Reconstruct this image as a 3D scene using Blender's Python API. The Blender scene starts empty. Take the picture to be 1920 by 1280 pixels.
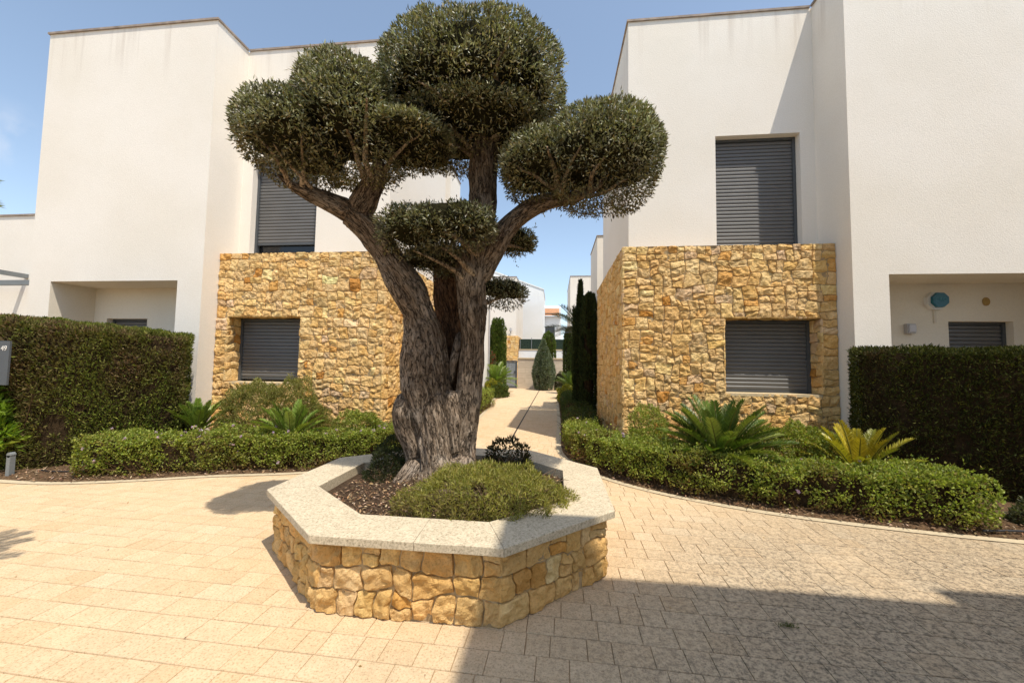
import bpy, math
import numpy as np
from mathutils import Matrix, Vector

rng = np.random.default_rng(11)
C = bpy.context.scene.collection
PI = math.pi
ORG = {}

# ------------------------------------------------------------------ noise
def _h(ix, iy, iz, s):
    n = (ix.astype(np.uint32) * np.uint32(374761393) + iy.astype(np.uint32) * np.uint32(668265263)
         + iz.astype(np.uint32) * np.uint32(2147483647) + np.uint32(s * 974711 + 1013))
    n = (n ^ (n >> np.uint32(13))) * np.uint32(1274126177)
    n = (n ^ (n >> np.uint32(15))) * np.uint32(2246822519)
    n = n ^ (n >> np.uint32(16))
    return n.astype(np.float64) / 4294967295.0

def vnoise(p, s=0):
    p = np.asarray(p, float)
    i = np.floor(p).astype(np.int64); f = p - i
    f = f * f * (3 - 2 * f)
    r = 0
    for a in (0, 1):
        wx = f[:, 0] if a else 1 - f[:, 0]
        for b in (0, 1):
            wy = f[:, 1] if b else 1 - f[:, 1]
            for c in (0, 1):
                wz = f[:, 2] if c else 1 - f[:, 2]
                r = r + wx * wy * wz * _h(i[:, 0] + a, i[:, 1] + b, i[:, 2] + c, s)
    return r * 2 - 1

def fbm(p, o=3, s=0):
    r = 0; a = 1; t = 0
    p = np.asarray(p, float)
    for k in range(o):
        r = r + a * vnoise(p * 2 ** k + 17.3 * k, s + k); t += a; a *= .5
    return r / t

# ------------------------------------------------------------------ mesh making
class MB:
    def __init__(s): s.V = []; s.F = {}; s.C = []; s.n = 0; s.K = []
    def add(s, V, F, col=None):
        V = np.asarray(V, float).reshape(-1, 3)
        for f in (F if isinstance(F, (list, tuple)) else [F]):
            f = np.asarray(f, int)
            s.F.setdefault(f.shape[1], []).append(f + s.n)
        s.V.append(V)
        c = np.ones((len(V), 3)) if col is None else np.broadcast_to(np.asarray(col, float), (len(V), 3))
        s.C.append(c); s.n += len(V)
        return s
    def data(s):
        return np.concatenate(s.V), [np.concatenate(x) for x in s.F.values()], np.concatenate(s.C)

def prop(o, label=None, cat=None, group=None, kind=None):
    if label: o['label'] = label
    if cat: o['category'] = cat
    if group: o['group'] = group
    if kind: o['kind'] = kind
    return o

def mk(name, mb, mat, parent=None, base=None, smooth=False, extra=None):
    V, Fs, col = mb.data() if isinstance(mb, MB) else mb
    if parent is not None: org = ORG[parent.name]
    else: org = np.zeros(3) if base is None else np.asarray(base, float)
    V = V - org
    me = bpy.data.meshes.new(name)
    nl = sum(f.size for f in Fs); nf = sum(len(f) for f in Fs)
    me.vertices.add(len(V)); me.vertices.foreach_set('co', V.astype(np.float32).ravel())
    me.loops.add(nl); me.loops.foreach_set('vertex_index', np.concatenate([f.ravel() for f in Fs]).astype(np.int32))
    tot = np.concatenate([np.full(len(f), f.shape[1]) for f in Fs]).astype(np.int32)
    me.polygons.add(nf)
    me.polygons.foreach_set('loop_start', (np.cumsum(tot) - tot).astype(np.int32))
    me.polygons.foreach_set('loop_total', tot)
    me.polygons.foreach_set('use_smooth', np.full(nf, bool(smooth)))
    me.update(calc_edges=True)
    if col is not None:
        a = me.attributes.new('lc', 'FLOAT_COLOR', 'POINT')
        a.data.foreach_set('color', np.concatenate([col, np.ones((len(col), 1))], 1).astype(np.float32).ravel())
    if extra is not None:
        for k, v in extra.items():
            a = me.attributes.new(k, 'FLOAT_VECTOR', 'POINT')
            a.data.foreach_set('vector', v.astype(np.float32).ravel())
    me.materials.append(mat)
    o = bpy.data.objects.new(name, me); C.objects.link(o)
    if parent is not None: o.parent = parent
    else: o.location = org
    ORG[o.name] = org
    return o

def thing(name, label, cat, loc=(0, 0, 0), group=None, kind=None):
    o = bpy.data.objects.new(name, None); C.objects.link(o)
    o.location = loc; o.empty_display_size = .2
    ORG[o.name] = np.asarray(loc, float)
    return prop(o, label, cat, group, kind)

def dup(root, loc, rotz=0., scale=1., label=None, name=None):
    r = root.copy(); C.objects.link(r); r.location = loc; r.rotation_euler = (0, 0, rotz); r.scale = (scale,) * 3
    if label: r['label'] = label
    for ch in list(root.children):
        c = ch.copy(); C.objects.link(c); c.parent = r
        for g in list(ch.children):
            d = g.copy(); C.objects.link(d); d.parent = c
    return r

BOXF = np.array([[0, 3, 2, 1], [4, 5, 6, 7], [0, 1, 5, 4], [1, 2, 6, 5], [2, 3, 7, 6], [3, 0, 4, 7]])
def box(x0, x1, y0, y1, z0, z1):
    x0, x1 = min(x0, x1), max(x0, x1)
    return (np.array([[x0, y0, z0], [x1, y0, z0], [x1, y1, z0], [x0, y1, z0],
                      [x0, y0, z1], [x1, y0, z1], [x1, y1, z1], [x0, y1, z1]], float), [BOXF])

def tube(P, R, n=8, cap=True):
    P = np.asarray(P, float); R = np.broadcast_to(np.asarray(R, float), (len(P),))
    T = np.gradient(P, axis=0); T /= np.linalg.norm(T, axis=1)[:, None] + 1e-9
    u = np.cross(T[0], [0.31, .17, .93]); 
    if np.linalg.norm(u) < 1e-3: u = np.cross(T[0], [1., 0, 0])
    u /= np.linalg.norm(u)
    V = []; a = np.arange(n) * 2 * PI / n
    for i in range(len(P)):
        u = u - T[i] * (u @ T[i]); u /= np.linalg.norm(u); w = np.cross(T[i], u)
        V.append(P[i] + R[i] * (np.cos(a)[:, None] * u + np.sin(a)[:, None] * w))
    V = np.concatenate(V); F = []
    for i in range(len(P) - 1):
        k = np.arange(n)
        F.append(np.stack([i * n + k, i * n + (k + 1) % n, (i + 1) * n + (k + 1) % n, (i + 1) * n + k], 1))
    Fs = [np.concatenate(F)]
    if cap: Fs.append(np.array([np.arange(n)[::-1], (len(P) - 1) * n + np.arange(n)]))
    return V, Fs

def smooth_path(P, n):
    """Catmull-Rom through the rows of P (any number of columns)."""
    P = np.asarray(P, float)
    Q = np.concatenate([[2 * P[0] - P[1]], P, [2 * P[-1] - P[-2]]])
    t = np.linspace(0, len(P) - 1 - 1e-6, n); i = t.astype(int); f = (t - i)[:, None]
    a, b, c, d = Q[i], Q[i + 1], Q[i + 2], Q[i + 3]
    return .5 * (2 * b + (c - a) * f + (2 * a - 5 * b + 4 * c - d) * f ** 2 + (3 * b - a - 3 * c + d) * f ** 3)

# ------------------------------------------------------------------ leaves
def unit(v): return v / (np.linalg.norm(v, axis=1)[:, None] + 1e-9)

def leaves(P, D, L, W, col, fold=.25, spin=None, mb=None, pos=.5):
    """One folded diamond per row: P root, D growth direction, L length, W width."""
    n = len(P); L = np.broadcast_to(L, (n,)); W = np.broadcast_to(W, (n,))
    D = unit(D)
    r = unit(rng.normal(size=(n, 3))) if spin is None else spin
    S = unit(np.cross(D, r)); N = np.cross(S, D)
    tip = P + D * L[:, None]; mid = P + D * (L * pos)[:, None]
    off = N * (W * fold)[:, None]
    V = np.stack([P, mid + S * (W / 2)[:, None] + off, tip, mid - S * (W / 2)[:, None] + off], 1).reshape(-1, 3)
    F = (np.arange(n) * 4)[:, None] + np.array([0, 1, 2, 3])
    col = np.repeat(np.broadcast_to(col, (n, 3)), 4, 0)
    mb = mb or MB()
    mb.add(V, [F], col)
    return mb

def palette(n, cols, w=None, var=.18):
    cols = np.asarray(cols, float)
    k = rng.choice(len(cols), n, p=None if w is None else np.asarray(w) / np.sum(w))
    return np.clip(cols[k] * rng.normal(1, var, (n, 1)) * rng.normal(1, .05, (n, 3)), .003, 1)

def mixc(a, b, t): t = np.clip(t, 0, 1)[:, None]; return a * (1 - t) + b * t

# ------------------------------------------------------------------ materials
def mat(name, rough=.8, spec=.3, color=(.5, .5, .5)):
    m = bpy.data.materials.new(name); m.use_nodes = True
    nt = m.node_tree; b = nt.nodes['Principled BSDF']
    b.inputs['Roughness'].default_value = rough
    b.inputs['Specular IOR Level'].default_value = spec
    b.inputs['Base Color'].default_value = (*color, 1)
    return m, nt, b
def N(nt, t, **k):
    n = nt.nodes.new(t)
    for a, v in k.items():
        if a in n.inputs: n.inputs[a].default_value = v
        else: setattr(n, a, v)
    return n
def lk(nt, a, b): nt.links.new(a, b)
def mapping(nt, scale=(1, 1, 1), src='Object', attr=None):
    mp = N(nt, 'ShaderNodeMapping'); mp.inputs['Scale'].default_value = scale
    if attr: a = N(nt, 'ShaderNodeAttribute', attribute_name=attr); lk(nt, a.outputs['Vector'], mp.inputs['Vector'])
    else: a = N(nt, 'ShaderNodeTexCoord'); lk(nt, a.outputs[src], mp.inputs['Vector'])
    return mp.outputs['Vector']
def noise(nt, vec, scale, detail=4, rough=.55):
    n = N(nt, 'ShaderNodeTexNoise'); n.inputs['Scale'].default_value = scale
    n.inputs['Detail'].default_value = detail; n.inputs['Roughness'].default_value = rough
    lk(nt, vec, n.inputs['Vector']); return n.outputs['Fac']
def ramp(nt, fac, stops):
    r = N(nt, 'ShaderNodeValToRGB'); el = r.color_ramp.elements
    while len(el) > 1: el.remove(el[-1])
    el[0].position = stops[0][0]; el[0].color = (*stops[0][1], 1)
    for p, c in stops[1:]:
        e = el.new(p); e.color = (*c, 1)
    lk(nt, fac, r.inputs['Fac']); return r.outputs['Color']
def mixcol(nt, fac, a, b, mode='MIX'):
    m = N(nt, 'ShaderNodeMix', data_type='RGBA', blend_type=mode)
    for s, v in ((m.inputs['Factor'], fac), (m.inputs['A'], a), (m.inputs['B'], b)):
        if hasattr(v, 'is_linked') or hasattr(v, 'links'): lk(nt, v, s)
        elif isinstance(v, (int, float)): s.default_value = v
        else: s.default_value = (*v, 1)
    # the RGBA sockets of the Mix node carry the same names as the float ones
    return m.outputs['Result']
def mix(nt, fac, a, b, mode='MIX'):
    m = N(nt, 'ShaderNodeMixRGB', blend_type=mode)
    for s, v in ((m.inputs[0], fac), (m.inputs[1], a), (m.inputs[2], b)):
        if isinstance(v, bpy.types.NodeSocket): lk(nt, v, s)
        elif isinstance(v, (int, float)): s.default_value = v
        else: s.default_value = (*v, 1)
    return m.outputs[0]
def mathn(nt, op, a, b=0.):
    m = N(nt, 'ShaderNodeMath', operation=op)
    for s, v in ((m.inputs[0], a), (m.inputs[1], b)):
        if isinstance(v, bpy.types.NodeSocket): lk(nt, v, s)
        else: s.default_value = v
    return m.outputs[0]
def maprange(nt, v, a, b, c=0., d=1., smooth=True):
    m = N(nt, 'ShaderNodeMapRange'); m.interpolation_type = 'SMOOTHSTEP' if smooth else 'LINEAR'
    for i, x in enumerate((a, b, c, d)): m.inputs[i + 1].default_value = x
    lk(nt, v, m.inputs[0]); return m.outputs[0]
def bump(nt, b, h, strength=.3, dist=.01, prev=None):
    n = N(nt, 'ShaderNodeBump'); n.inputs['Strength'].default_value = strength; n.inputs['Distance'].default_value = dist
    lk(nt, h, n.inputs['Height'])
    if prev is not None: lk(nt, prev, n.inputs['Normal'])
    lk(nt, n.outputs['Normal'], b.inputs['Normal']); return n.outputs['Normal']
def attr(nt, name='lc'):
    return N(nt, 'ShaderNodeAttribute', attribute_name=name).outputs['Color']
def sep(nt, vec):
    s = N(nt, 'ShaderNodeSeparateXYZ'); lk(nt, vec, s.inputs[0]); return s.outputs

def stucco(name, base, dirt, amount=1.):
    m, nt, b = mat(name, .9, .15)
    v = mapping(nt)
    big = noise(nt, v, .55, 3)
    c = mix(nt, maprange(nt, big, .35, .7), base, tuple(x * y for x, y in zip(base, (.955, .945, .92))))
    gr = noise(nt, v, 46, 3, .6)
    c = mix(nt, .4, c, ramp(nt, gr, [(.3, (.84, .83, .8)), (.7, (1, 1, 1))]), 'MULTIPLY')
    # rain streaks under the coping and a grubby foot
    st = noise(nt, mapping(nt, (5, 5, .25)), 1.0, 3, .6)
    z = sep(nt, mapping(nt))[2]
    top = maprange(nt, z, 6.2, 7.35)
    k = mathn(nt, 'MULTIPLY', maprange(nt, st, .5, .72), top)
    c = mix(nt, mathn(nt, 'MULTIPLY', k, .34 * amount), c, dirt)
    foot = mathn(nt, 'MULTIPLY', maprange(nt, z, .9, 0.), maprange(nt, noise(nt, v, 2.3, 3), .3, .7))
    c = mix(nt, mathn(nt, 'MULTIPLY', foot, .3), c, dirt)
    lk(nt, c, b.inputs['Base Color'])
    h = noise(nt, v, 70, 4, .65)
    n1 = bump(nt, b, h, .55, .006)
    bump(nt, b, noise(nt, v, 1.4, 2), .25, .02, n1)
    return m
STUCCO = stucco('cream_stucco', (.87, .808, .722), (.42, .33, .25))
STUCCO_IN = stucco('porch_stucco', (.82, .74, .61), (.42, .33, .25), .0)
WHITE = stucco('white_render', (.88, .88, .87), (.5, .47, .42), .4)

def stone_mat():
    m, nt, b = mat('split_limestone', .92, .12)
    v = mapping(nt); a = attr(nt)
    n1 = noise(nt, v, 9, 5, .62)
    c = mix(nt, maprange(nt, n1, .30, .72), mix(nt, .9, a, (.90, .80, .62), 'MULTIPLY'), mix(nt, .8, a, (1.16, 1.14, 1.10), 'MULTIPLY'))
    rust = maprange(nt, noise(nt, v, 4.2, 4, .6), .58, .78)
    c = mix(nt, mathn(nt, 'MULTIPLY', rust, .40), c, (.50, .245, .065))
    c = mix(nt, .55, c, ramp(nt, noise(nt, v, 60, 4, .7), [(.32, (.66, .58, .48)), (.52, (1.08, 1.08, 1.07))]), 'MULTIPLY')
    lk(nt, c, b.inputs['Base Color'])
    p = bump(nt, b, noise(nt, v, 34, 6, .75), 1., .032)
    bump(nt, b, noise(nt, v, 120, 3, .6), .5, .005, p)
    return m
STONE = stone_mat()
def plain(name, color, rough=.8, spec=.3, var=.25, scale=30, bs=.3, bd=.003, metal=0.):
    m, nt, b = mat(name, rough, spec)
    v = mapping(nt)
    c = mix(nt, 1.0, mix(nt, 1., color, attr(nt), 'MULTIPLY') if name == 'inner_twigs' else color, ramp(nt, noise(nt, v, scale, 4, .6), [(.3, (1 - var,) * 3), (.7, (1 + var * .3,) * 3)]), 'MULTIPLY')
    lk(nt, c, b.inputs['Base Color']); b.inputs['Metallic'].default_value = metal
    bump(nt, b, noise(nt, v, scale * 3, 3), bs, bd)
    return m
MORTAR = plain('sandy_mortar', (.46, .33, .18), .95, .1, .4, 20, .6, .01)
SLAT = plain('grey_shutter_metal', (.135, .131, .126), .42, .45, .12, 3, .03, .001)
FRAME = plain('grey_window_frame', (.075, .082, .088), .45, .45, .12, 6, .03, .001)
DARKIN = plain('dark_glass', (.012, .013, .015), .12, .5, .1, 3, .0, .001)
COPE = plain('roof_coping_stone', (.36, .29, .24), .8, .2, .35, 7, .3, .004)
SILL = plain('pale_stone_sill', (.66, .52, .32), .8, .2, .2, 25, .3, .003)
GREYP = plain('grey_painted_steel', (.20, .215, .22), .5, .4, .1, 8, .05, .001)
LAMPM = plain('grey_lamp_casing', (.42, .40, .39), .5, .4, .08, 8, .05, .001)
def foliage(name, trans=.25, rough=.5, spec=.35, tint=(1, 1, 1)):
    m, nt, b = mat(name, rough, spec)
    a = mix(nt, 1., attr(nt), tint, 'MULTIPLY')
    lk(nt, a, b.inputs['Base Color'])
    t = N(nt, 'ShaderNodeBsdfTranslucent'); lk(nt, mix(nt, 1., a, (1.5, 1.6, .7), 'MULTIPLY'), t.inputs['Color'])
    ms = N(nt, 'ShaderNodeMixShader'); ms.inputs[0].default_value = trans
    lk(nt, b.outputs[0], ms.inputs[1]); lk(nt, t.outputs[0], ms.inputs[2])
    lk(nt, ms.outputs[0], nt.nodes['Material Output'].inputs['Surface'])
    return m
LEAF = foliage('leaf_green', .34, .5, .3)
OLIVE = foliage('olive_leaf', .12, .42, .45)
CONIFER = foliage('conifer_spray', .15, .7, .15)
FROND = foliage('cycad_frond', .2, .38, .5)
TWIGM = plain('twig_bark', (.20, .13, .075), .9, .1, .4, 25, .5, .004)
INNER = plain('inner_twigs', (.052, .034, .018), .95, .05, .6, 18, .8, .02)
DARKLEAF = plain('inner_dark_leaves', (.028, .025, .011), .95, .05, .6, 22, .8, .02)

def bark_mat():
    m, nt, b = mat('olive_bark', .93, .12)
    v = mapping(nt, (1, 1, 1), attr='bk'); o = mapping(nt)
    f = noise(nt, v, 42, 6, .72)
    g = noise(nt, v, 9, 4, .6)
    c = ramp(nt, f, [(.30, (.055, .038, .026)), (.45, (.165, .120, .083)), (.58, (.27, .208, .152)), (.75, (.40, .325, .25))])
    c = mix(nt, maprange(nt, g, .45, .75, 0, .4), c, (.22, .165, .12))
    grey = maprange(nt, noise(nt, o, 3.1, 4), .48, .68)
    c = mix(nt, mathn(nt, 'MULTIPLY', grey, .62), c, (.36, .31, .26))
    c = mix(nt, 1., c, attr(nt), 'MULTIPLY')
    ck = mathn(nt, 'ABSOLUTE', mathn(nt, 'SUBTRACT', noise(nt, v, 27, 3, .55), .5))
    ck2 = mathn(nt, 'ABSOLUTE', mathn(nt, 'SUBTRACT', noise(nt, v, 58, 2, .5), .5))
    crack = mathn(nt, 'MULTIPLY', maprange(nt, ck, -.012, .045), maprange(nt, ck2, -.035, .04))
    c = mix(nt, mathn(nt, 'SUBTRACT', 1., crack), c, (.018, .011, .007))
    lk(nt, c, b.inputs['Base Color'])
    p0 = bump(nt, b, crack, .9, .022)
    p = bump(nt, b, f, .9, .025, p0)
    bump(nt, b, noise(nt, v, 75, 4, .7), .8, .010, p)
    return m
BARK = bark_mat()

def paver_mat():
    m, nt, b = mat('tumbled_pavers', .85, .18)
    a = attr(nt); v = mapping(nt); s = sep(nt, v)
    c = mix(nt, .5, a, ramp(nt, noise(nt, v, 11, 5, .65), [(.3, (.80, .74, .64)), (.7, (1.06, 1.04, 1.0))]), 'MULTIPLY')
    fine = noise(nt, v, 85, 4, .7)
    c = mix(nt, .74, c, ramp(nt, fine, [(.36, (.55, .47, .37)), (.48, (1, 1, 1)), (.7, (1.07, 1.06, 1.03))]), 'MULTIPLY')
    # grime: black lichen specks and a dull film on the side under the neighbouring house
    side = maprange(nt, mathn(nt, 'SUBTRACT', s[0], mathn(nt, 'MULTIPLY', s[1], .55)), -2.2, .6)
    near = maprange(nt, s[1], 5.0, 3.2)
    patch = maprange(nt, noise(nt, v, 1.1, 5, .65), .12, .55, .15, 1.)
    grime = mathn(nt, 'MULTIPLY', mathn(nt, 'MULTIPLY', side, near), patch)
    leftg = mathn(nt, 'MULTIPLY', maprange(nt, noise(nt, v, 1.3, 4), .5, .8), maprange(nt, s[1], 2.9, 1.2))
    grime = mathn(nt, 'ADD', grime, mathn(nt, 'MULTIPLY', leftg, .45))
    c = mix(nt, mathn(nt, 'MULTIPLY', grime, .46), c, (.30, .255, .19))
    lich = maprange(nt, noise(nt, v, 30, 7, .9), .47, .555)
    c = mix(nt, mathn(nt, 'MULTIPLY', mathn(nt, 'MULTIPLY', lich, mathn(nt, 'ADD', grime, .06)), .74), c, (.075, .062, .046))
    lk(nt, c, b.inputs['Base Color'])
    p = bump(nt, b, fine, .55, .004)
    bump(nt, b, noise(nt, v, 9, 3), .2, .006, p)
    return m
PAVER = paver_mat()
JOINT = plain('paver_joint_sand', (.42, .30, .175), .95, .1, .35, 30, .5, .004)
EDGE = plain('pale_concrete_edging', (.56, .46, .31), .9, .15, .2, 30, .3, .003)
GROUND = plain('dry_earth', (.30, .23, .15), .95, .1, .3, 3, .3, .02)
BEDSOIL = plain('leafy_bed_soil', (.185, .115, .065), .97, .08, .6, 40, 1., .02)
SOIL = plain('bark_mulch_soil', (.115, .075, .048), .97, .08, .65, 45, 1., .02)
CHIP = foliage('mulch_chip', 0.02, .9, .1)
def granite():
    m, nt, b = mat('bush_hammered_coping', .85, .18)
    v = mapping(nt)
    c = ramp(nt, noise(nt, v, 75, 5, .75), [(.32, (.19, .15, .10)), (.44, (.50, .42, .30)), (.58, (.66, .565, .415)), (.8, (.75, .66, .51))])
    c = mix(nt, .6, c, ramp(nt, noise(nt, v, 4, 4), [(.3, (.82, .80, .76)), (.7, (1.04, 1.03, 1.0))]), 'MULTIPLY')
    lk(nt, c, b.inputs['Base Color'])
    p = bump(nt, b, noise(nt, v, 160, 4, .7), .6, .004)
    bump(nt, b, noise(nt, v, 12, 3), .2, .006, p)
    return m
GRANITE = granite()

# ------------------------------------------------------------------ rubble masonry
STONECOL = [(.82, .60, .292), (.84, .655, .365), (.80, .555, .248), (.82, .615, .325), (.73, .45, .165), (.62, .33, .095), (.77, .60, .41)]
SIZES = [(2, 2, 6), (3, 2, 3.5), (2, 1, 1.8), (1, 1, .5), (1, 2, 1.6), (2, 3, 1.1), (3, 3, .3), (3, 1, .5)]
SIZES_P = [(2, 2, 8), (3, 2, 2.5), (2, 3, 3), (1, 1, .15), (1, 2, .8), (3, 3, .5), (2, 1, .6)]

def gridlines(a, b, brk, cell):
    pts = sorted({a, b, *[x for x in brk if a < x < b]})
    L = []
    for p, q in zip(pts[:-1], pts[1:]):
        k = max(1, round((q - p) / cell)); L += list(np.linspace(p, q, k + 1)[:-1])
    return np.array(L + [b])

def masonry(W, H, cell, holes=(), n=8, seed=0, bulge=.0115, rough=.0165, gap=.003, sizes=SIZES, weights=(6, 5.5, 2.6, 4, .6, .28, 1.0), tone=1.0, warp=.27, course=None):
    r = np.random.default_rng(seed)
    rects = []
    def cut(u0, u1, v0, v1, dep=0):
        w, h = u1 - u0, v1 - v0
        big = w > cell * 2.7 or h > cell * 2.15
        if not big and (w < cell * 1.5 and h < cell * 1.5 or r.random() > .16): rects.append((u0, u1, v0, v1)); return
        if w / 1.25 > h * r.uniform(.8, 1.25):
            c = u0 + w * r.uniform(.36, .64); cut(u0, c, v0, v1, dep + 1); cut(c, u1, v0, v1, dep + 1)
        else:
            c = v0 + h * r.uniform(.38, .62); cut(u0, u1, v0, c, dep + 1); cut(u0, u1, c, v1, dep + 1)
    def strip(u0, u1, v0, v1):
        u = u0
        while u < u1 - 1e-6:
            l = cell * r.uniform(2.6, 5.2)
            if u1 - u - l < cell * 2: l = u1 - u
            cut(u, u + l, v0, v1); u += l
    def band(u0, u1, v0, v1):
        v = v0
        while v < v1 - 1e-6:
            l = cell * (course if course else r.uniform(3.2, 5.0))
            if v1 - v - l < cell * 1.2: l = v1 - v
            strip(u0, u1, v, v + l); v += l
    if holes:
        h = holes[0]
        if h[2] > 0: band(0, W, 0, h[2])
        band(0, h[0], h[2], h[3]); band(h[1], W, h[2], h[3]); band(0, W, h[3], H)
    else: band(0, W, 0, H)
    s1 = np.concatenate([[-1, -.95], np.linspace(-.84, .84, n - 4), [.95, 1]])
    S, T = np.meshgrid(s1, s1, indexing='ij'); m = np.maximum(abs(S), abs(T))
    k = 14; rr = (abs(S) ** k + abs(T) ** k) ** (1 / k) + 1e-9
    q = np.where(m > 0, m / rr, 1); Sr, Tr = S * q, T * q
    idx = np.arange(n * n).reshape(n, n)
    F0 = np.stack([idx[:-1, :-1], idx[1:, :-1], idx[1:, 1:], idx[:-1, 1:]], -1).reshape(-1, 4)
    out = []; Fo = []; col = []
    wts = np.array(weights) / np.sum(weights)
    for a, (u0, u1, v0, v1) in enumerate(rects):
        hw, hh = (u1 - u0) / 2 - gap, (v1 - v0) / 2 - gap
        u = (u0 + u1) / 2 + Sr * hw; v = (v0 + v1) / 2 + Tr * hh
        b = bulge * r.uniform(.55, 1.25)
        prof = 1 - m ** 12
        # a split face: the lowest of a few tilted planes, like chisel cuts
        pl_ = [b + r.uniform(0, .7) * b + S * r.normal(0, .75) * b + T * r.normal(0, .75) * b for _ in range(3)]
        d = np.minimum.reduce(pl_ + [np.full_like(S, 1.7 * b)]) * prof - .012 * (m > .97)
        out.append(np.stack([u.ravel(), v.ravel(), d.ravel()], 1)); Fo.append(F0 + a * n * n)
        c = np.array(STONECOL[r.choice(len(STONECOL), p=wts)]) * r.normal(1, .085) * np.array([1, r.normal(.925, .008), r.normal(.85, .03)]) * tone
        col.append(np.repeat(c[None], n * n, 0))
    P = np.concatenate(out); col = np.clip(np.concatenate(col), .02, .9)
    lim = np.minimum.reduce([P[:, 0], W - P[:, 0], P[:, 1], H - P[:, 1]])
    for h in holes:
        dx = np.maximum(np.maximum(h[0] - P[:, 0], P[:, 0] - h[1]), 0); dz = np.maximum(np.maximum(h[2] - P[:, 1], P[:, 1] - h[3]), 0)
        lim = np.minimum(lim, np.hypot(dx, dz))
    fade = np.clip(lim / cell, 0, 1)
    Q = np.stack([P[:, 0] / cell * .55, P[:, 1] / cell * .55, np.full(len(P), seed * 3.7)], 1)
    P[:, 0] += vnoise(Q, seed) * cell * warp * 1.5 * fade
    P[:, 1] += vnoise(Q + 50, seed + 5) * cell * warp * 1.5 * fade
    Q2 = np.stack([P[:, 0], P[:, 1], np.zeros(len(P))], 1)
    P[:, :2] += .0075 * np.stack([vnoise(Q2 * 30, seed + 1), vnoise(Q2 * 26, seed + 2)], 1) * np.minimum(fade, 1)[:, None]
    rid = fbm(Q2 * 24, 3, seed + 9)
    P[:, 2] += rough * (rid * 1.1 + .6 * (1 - 2 * abs(fbm(Q2 * 11 + 9, 2, seed + 3)))) * (P[:, 2] > -.006)
    return P, Fo, col

def put(mb, data, org, du, dv, dn):
    P, Fo, col = data
    V = np.asarray(org, float) + P[:, :1] * np.asarray(du, float) + P[:, 1:2] * np.asarray(dv, float) + P[:, 2:] * np.asarray(dn, float)
    mb.add(V, [np.concatenate(Fo)], col)

def quad(mb, a, b, c, d, col=(1, 1, 1)): mb.add([a, b, c, d], [np.array([[0, 1, 2, 3]])], col)

def cells(u0, u1, v0, v1, holes):
    U = sorted({u0, u1, *[x for h in holes for x in h[:2]]}); V = sorted({v0, v1, *[x for h in holes for x in h[2:]]})
    for a, b in zip(U[:-1], U[1:]):
        for c, d in zip(V[:-1], V[1:]):
            if not any(h[0] <= a and b <= h[1] and h[2] <= c and d <= h[3] for h in holes): yield a, b, c, d

def facade(mb, y, x0, x1, z0, z1, holes=(), depth=0.):
    for a, b, c, d in cells(x0, x1, z0, z1, holes): quad(mb, (a, y, c), (b, y, c), (b, y, d), (a, y, d))
    if depth:
        for a, b, c, d in holes: reveal(mb, y, a, b, c, d, depth)
def reveal(mb, y, a, b, c, d, depth, sill=True):
    e = y + depth
    quad(mb, (a, y, c), (a, e, c), (a, e, d), (a, y, d)); quad(mb, (b, e, c), (b, y, c), (b, y, d), (b, e, d))
    quad(mb, (a, y, d), (a, e, d), (b, e, d), (b, y, d))
    if sill: quad(mb, (a, e, c), (a, y, c), (b, y, c), (b, e, c))
def sidewall(mb, x, y0, y1, z0, z1): quad(mb, (x, y1, z0), (x, y0, z0), (x, y0, z1), (x, y1, z1))
def flat(mb, z, x0, x1, y0, y1): quad(mb, (x0, y0, z), (x1, y0, z), (x1, y1, z), (x0, y1, z))

def slats(mb, x0, x1, y, z0, z1, pitch=.062):
    n = max(1, round((z1 - z0) / pitch)); p = (z1 - z0) / n
    prof = np.array([(0, 0), (.03, -.010), (.30, -.0145), (.70, -.0125), (.90, -.004), (.97, .004)])
    Z = np.concatenate([z0 + (k + prof[:, 0]) * p for k in range(n)] + [[z1]]); Y = np.concatenate([y + prof[:, 1]] * n + [[y]])
    m = len(Z); V = np.concatenate([np.stack([np.full(m, x0), Y, Z], 1), np.stack([np.full(m, x1), Y, Z], 1)])
    k = np.arange(m - 1); mb.add(V, [np.stack([k, k + m, k + m + 1, k + 1], 1)])

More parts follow.
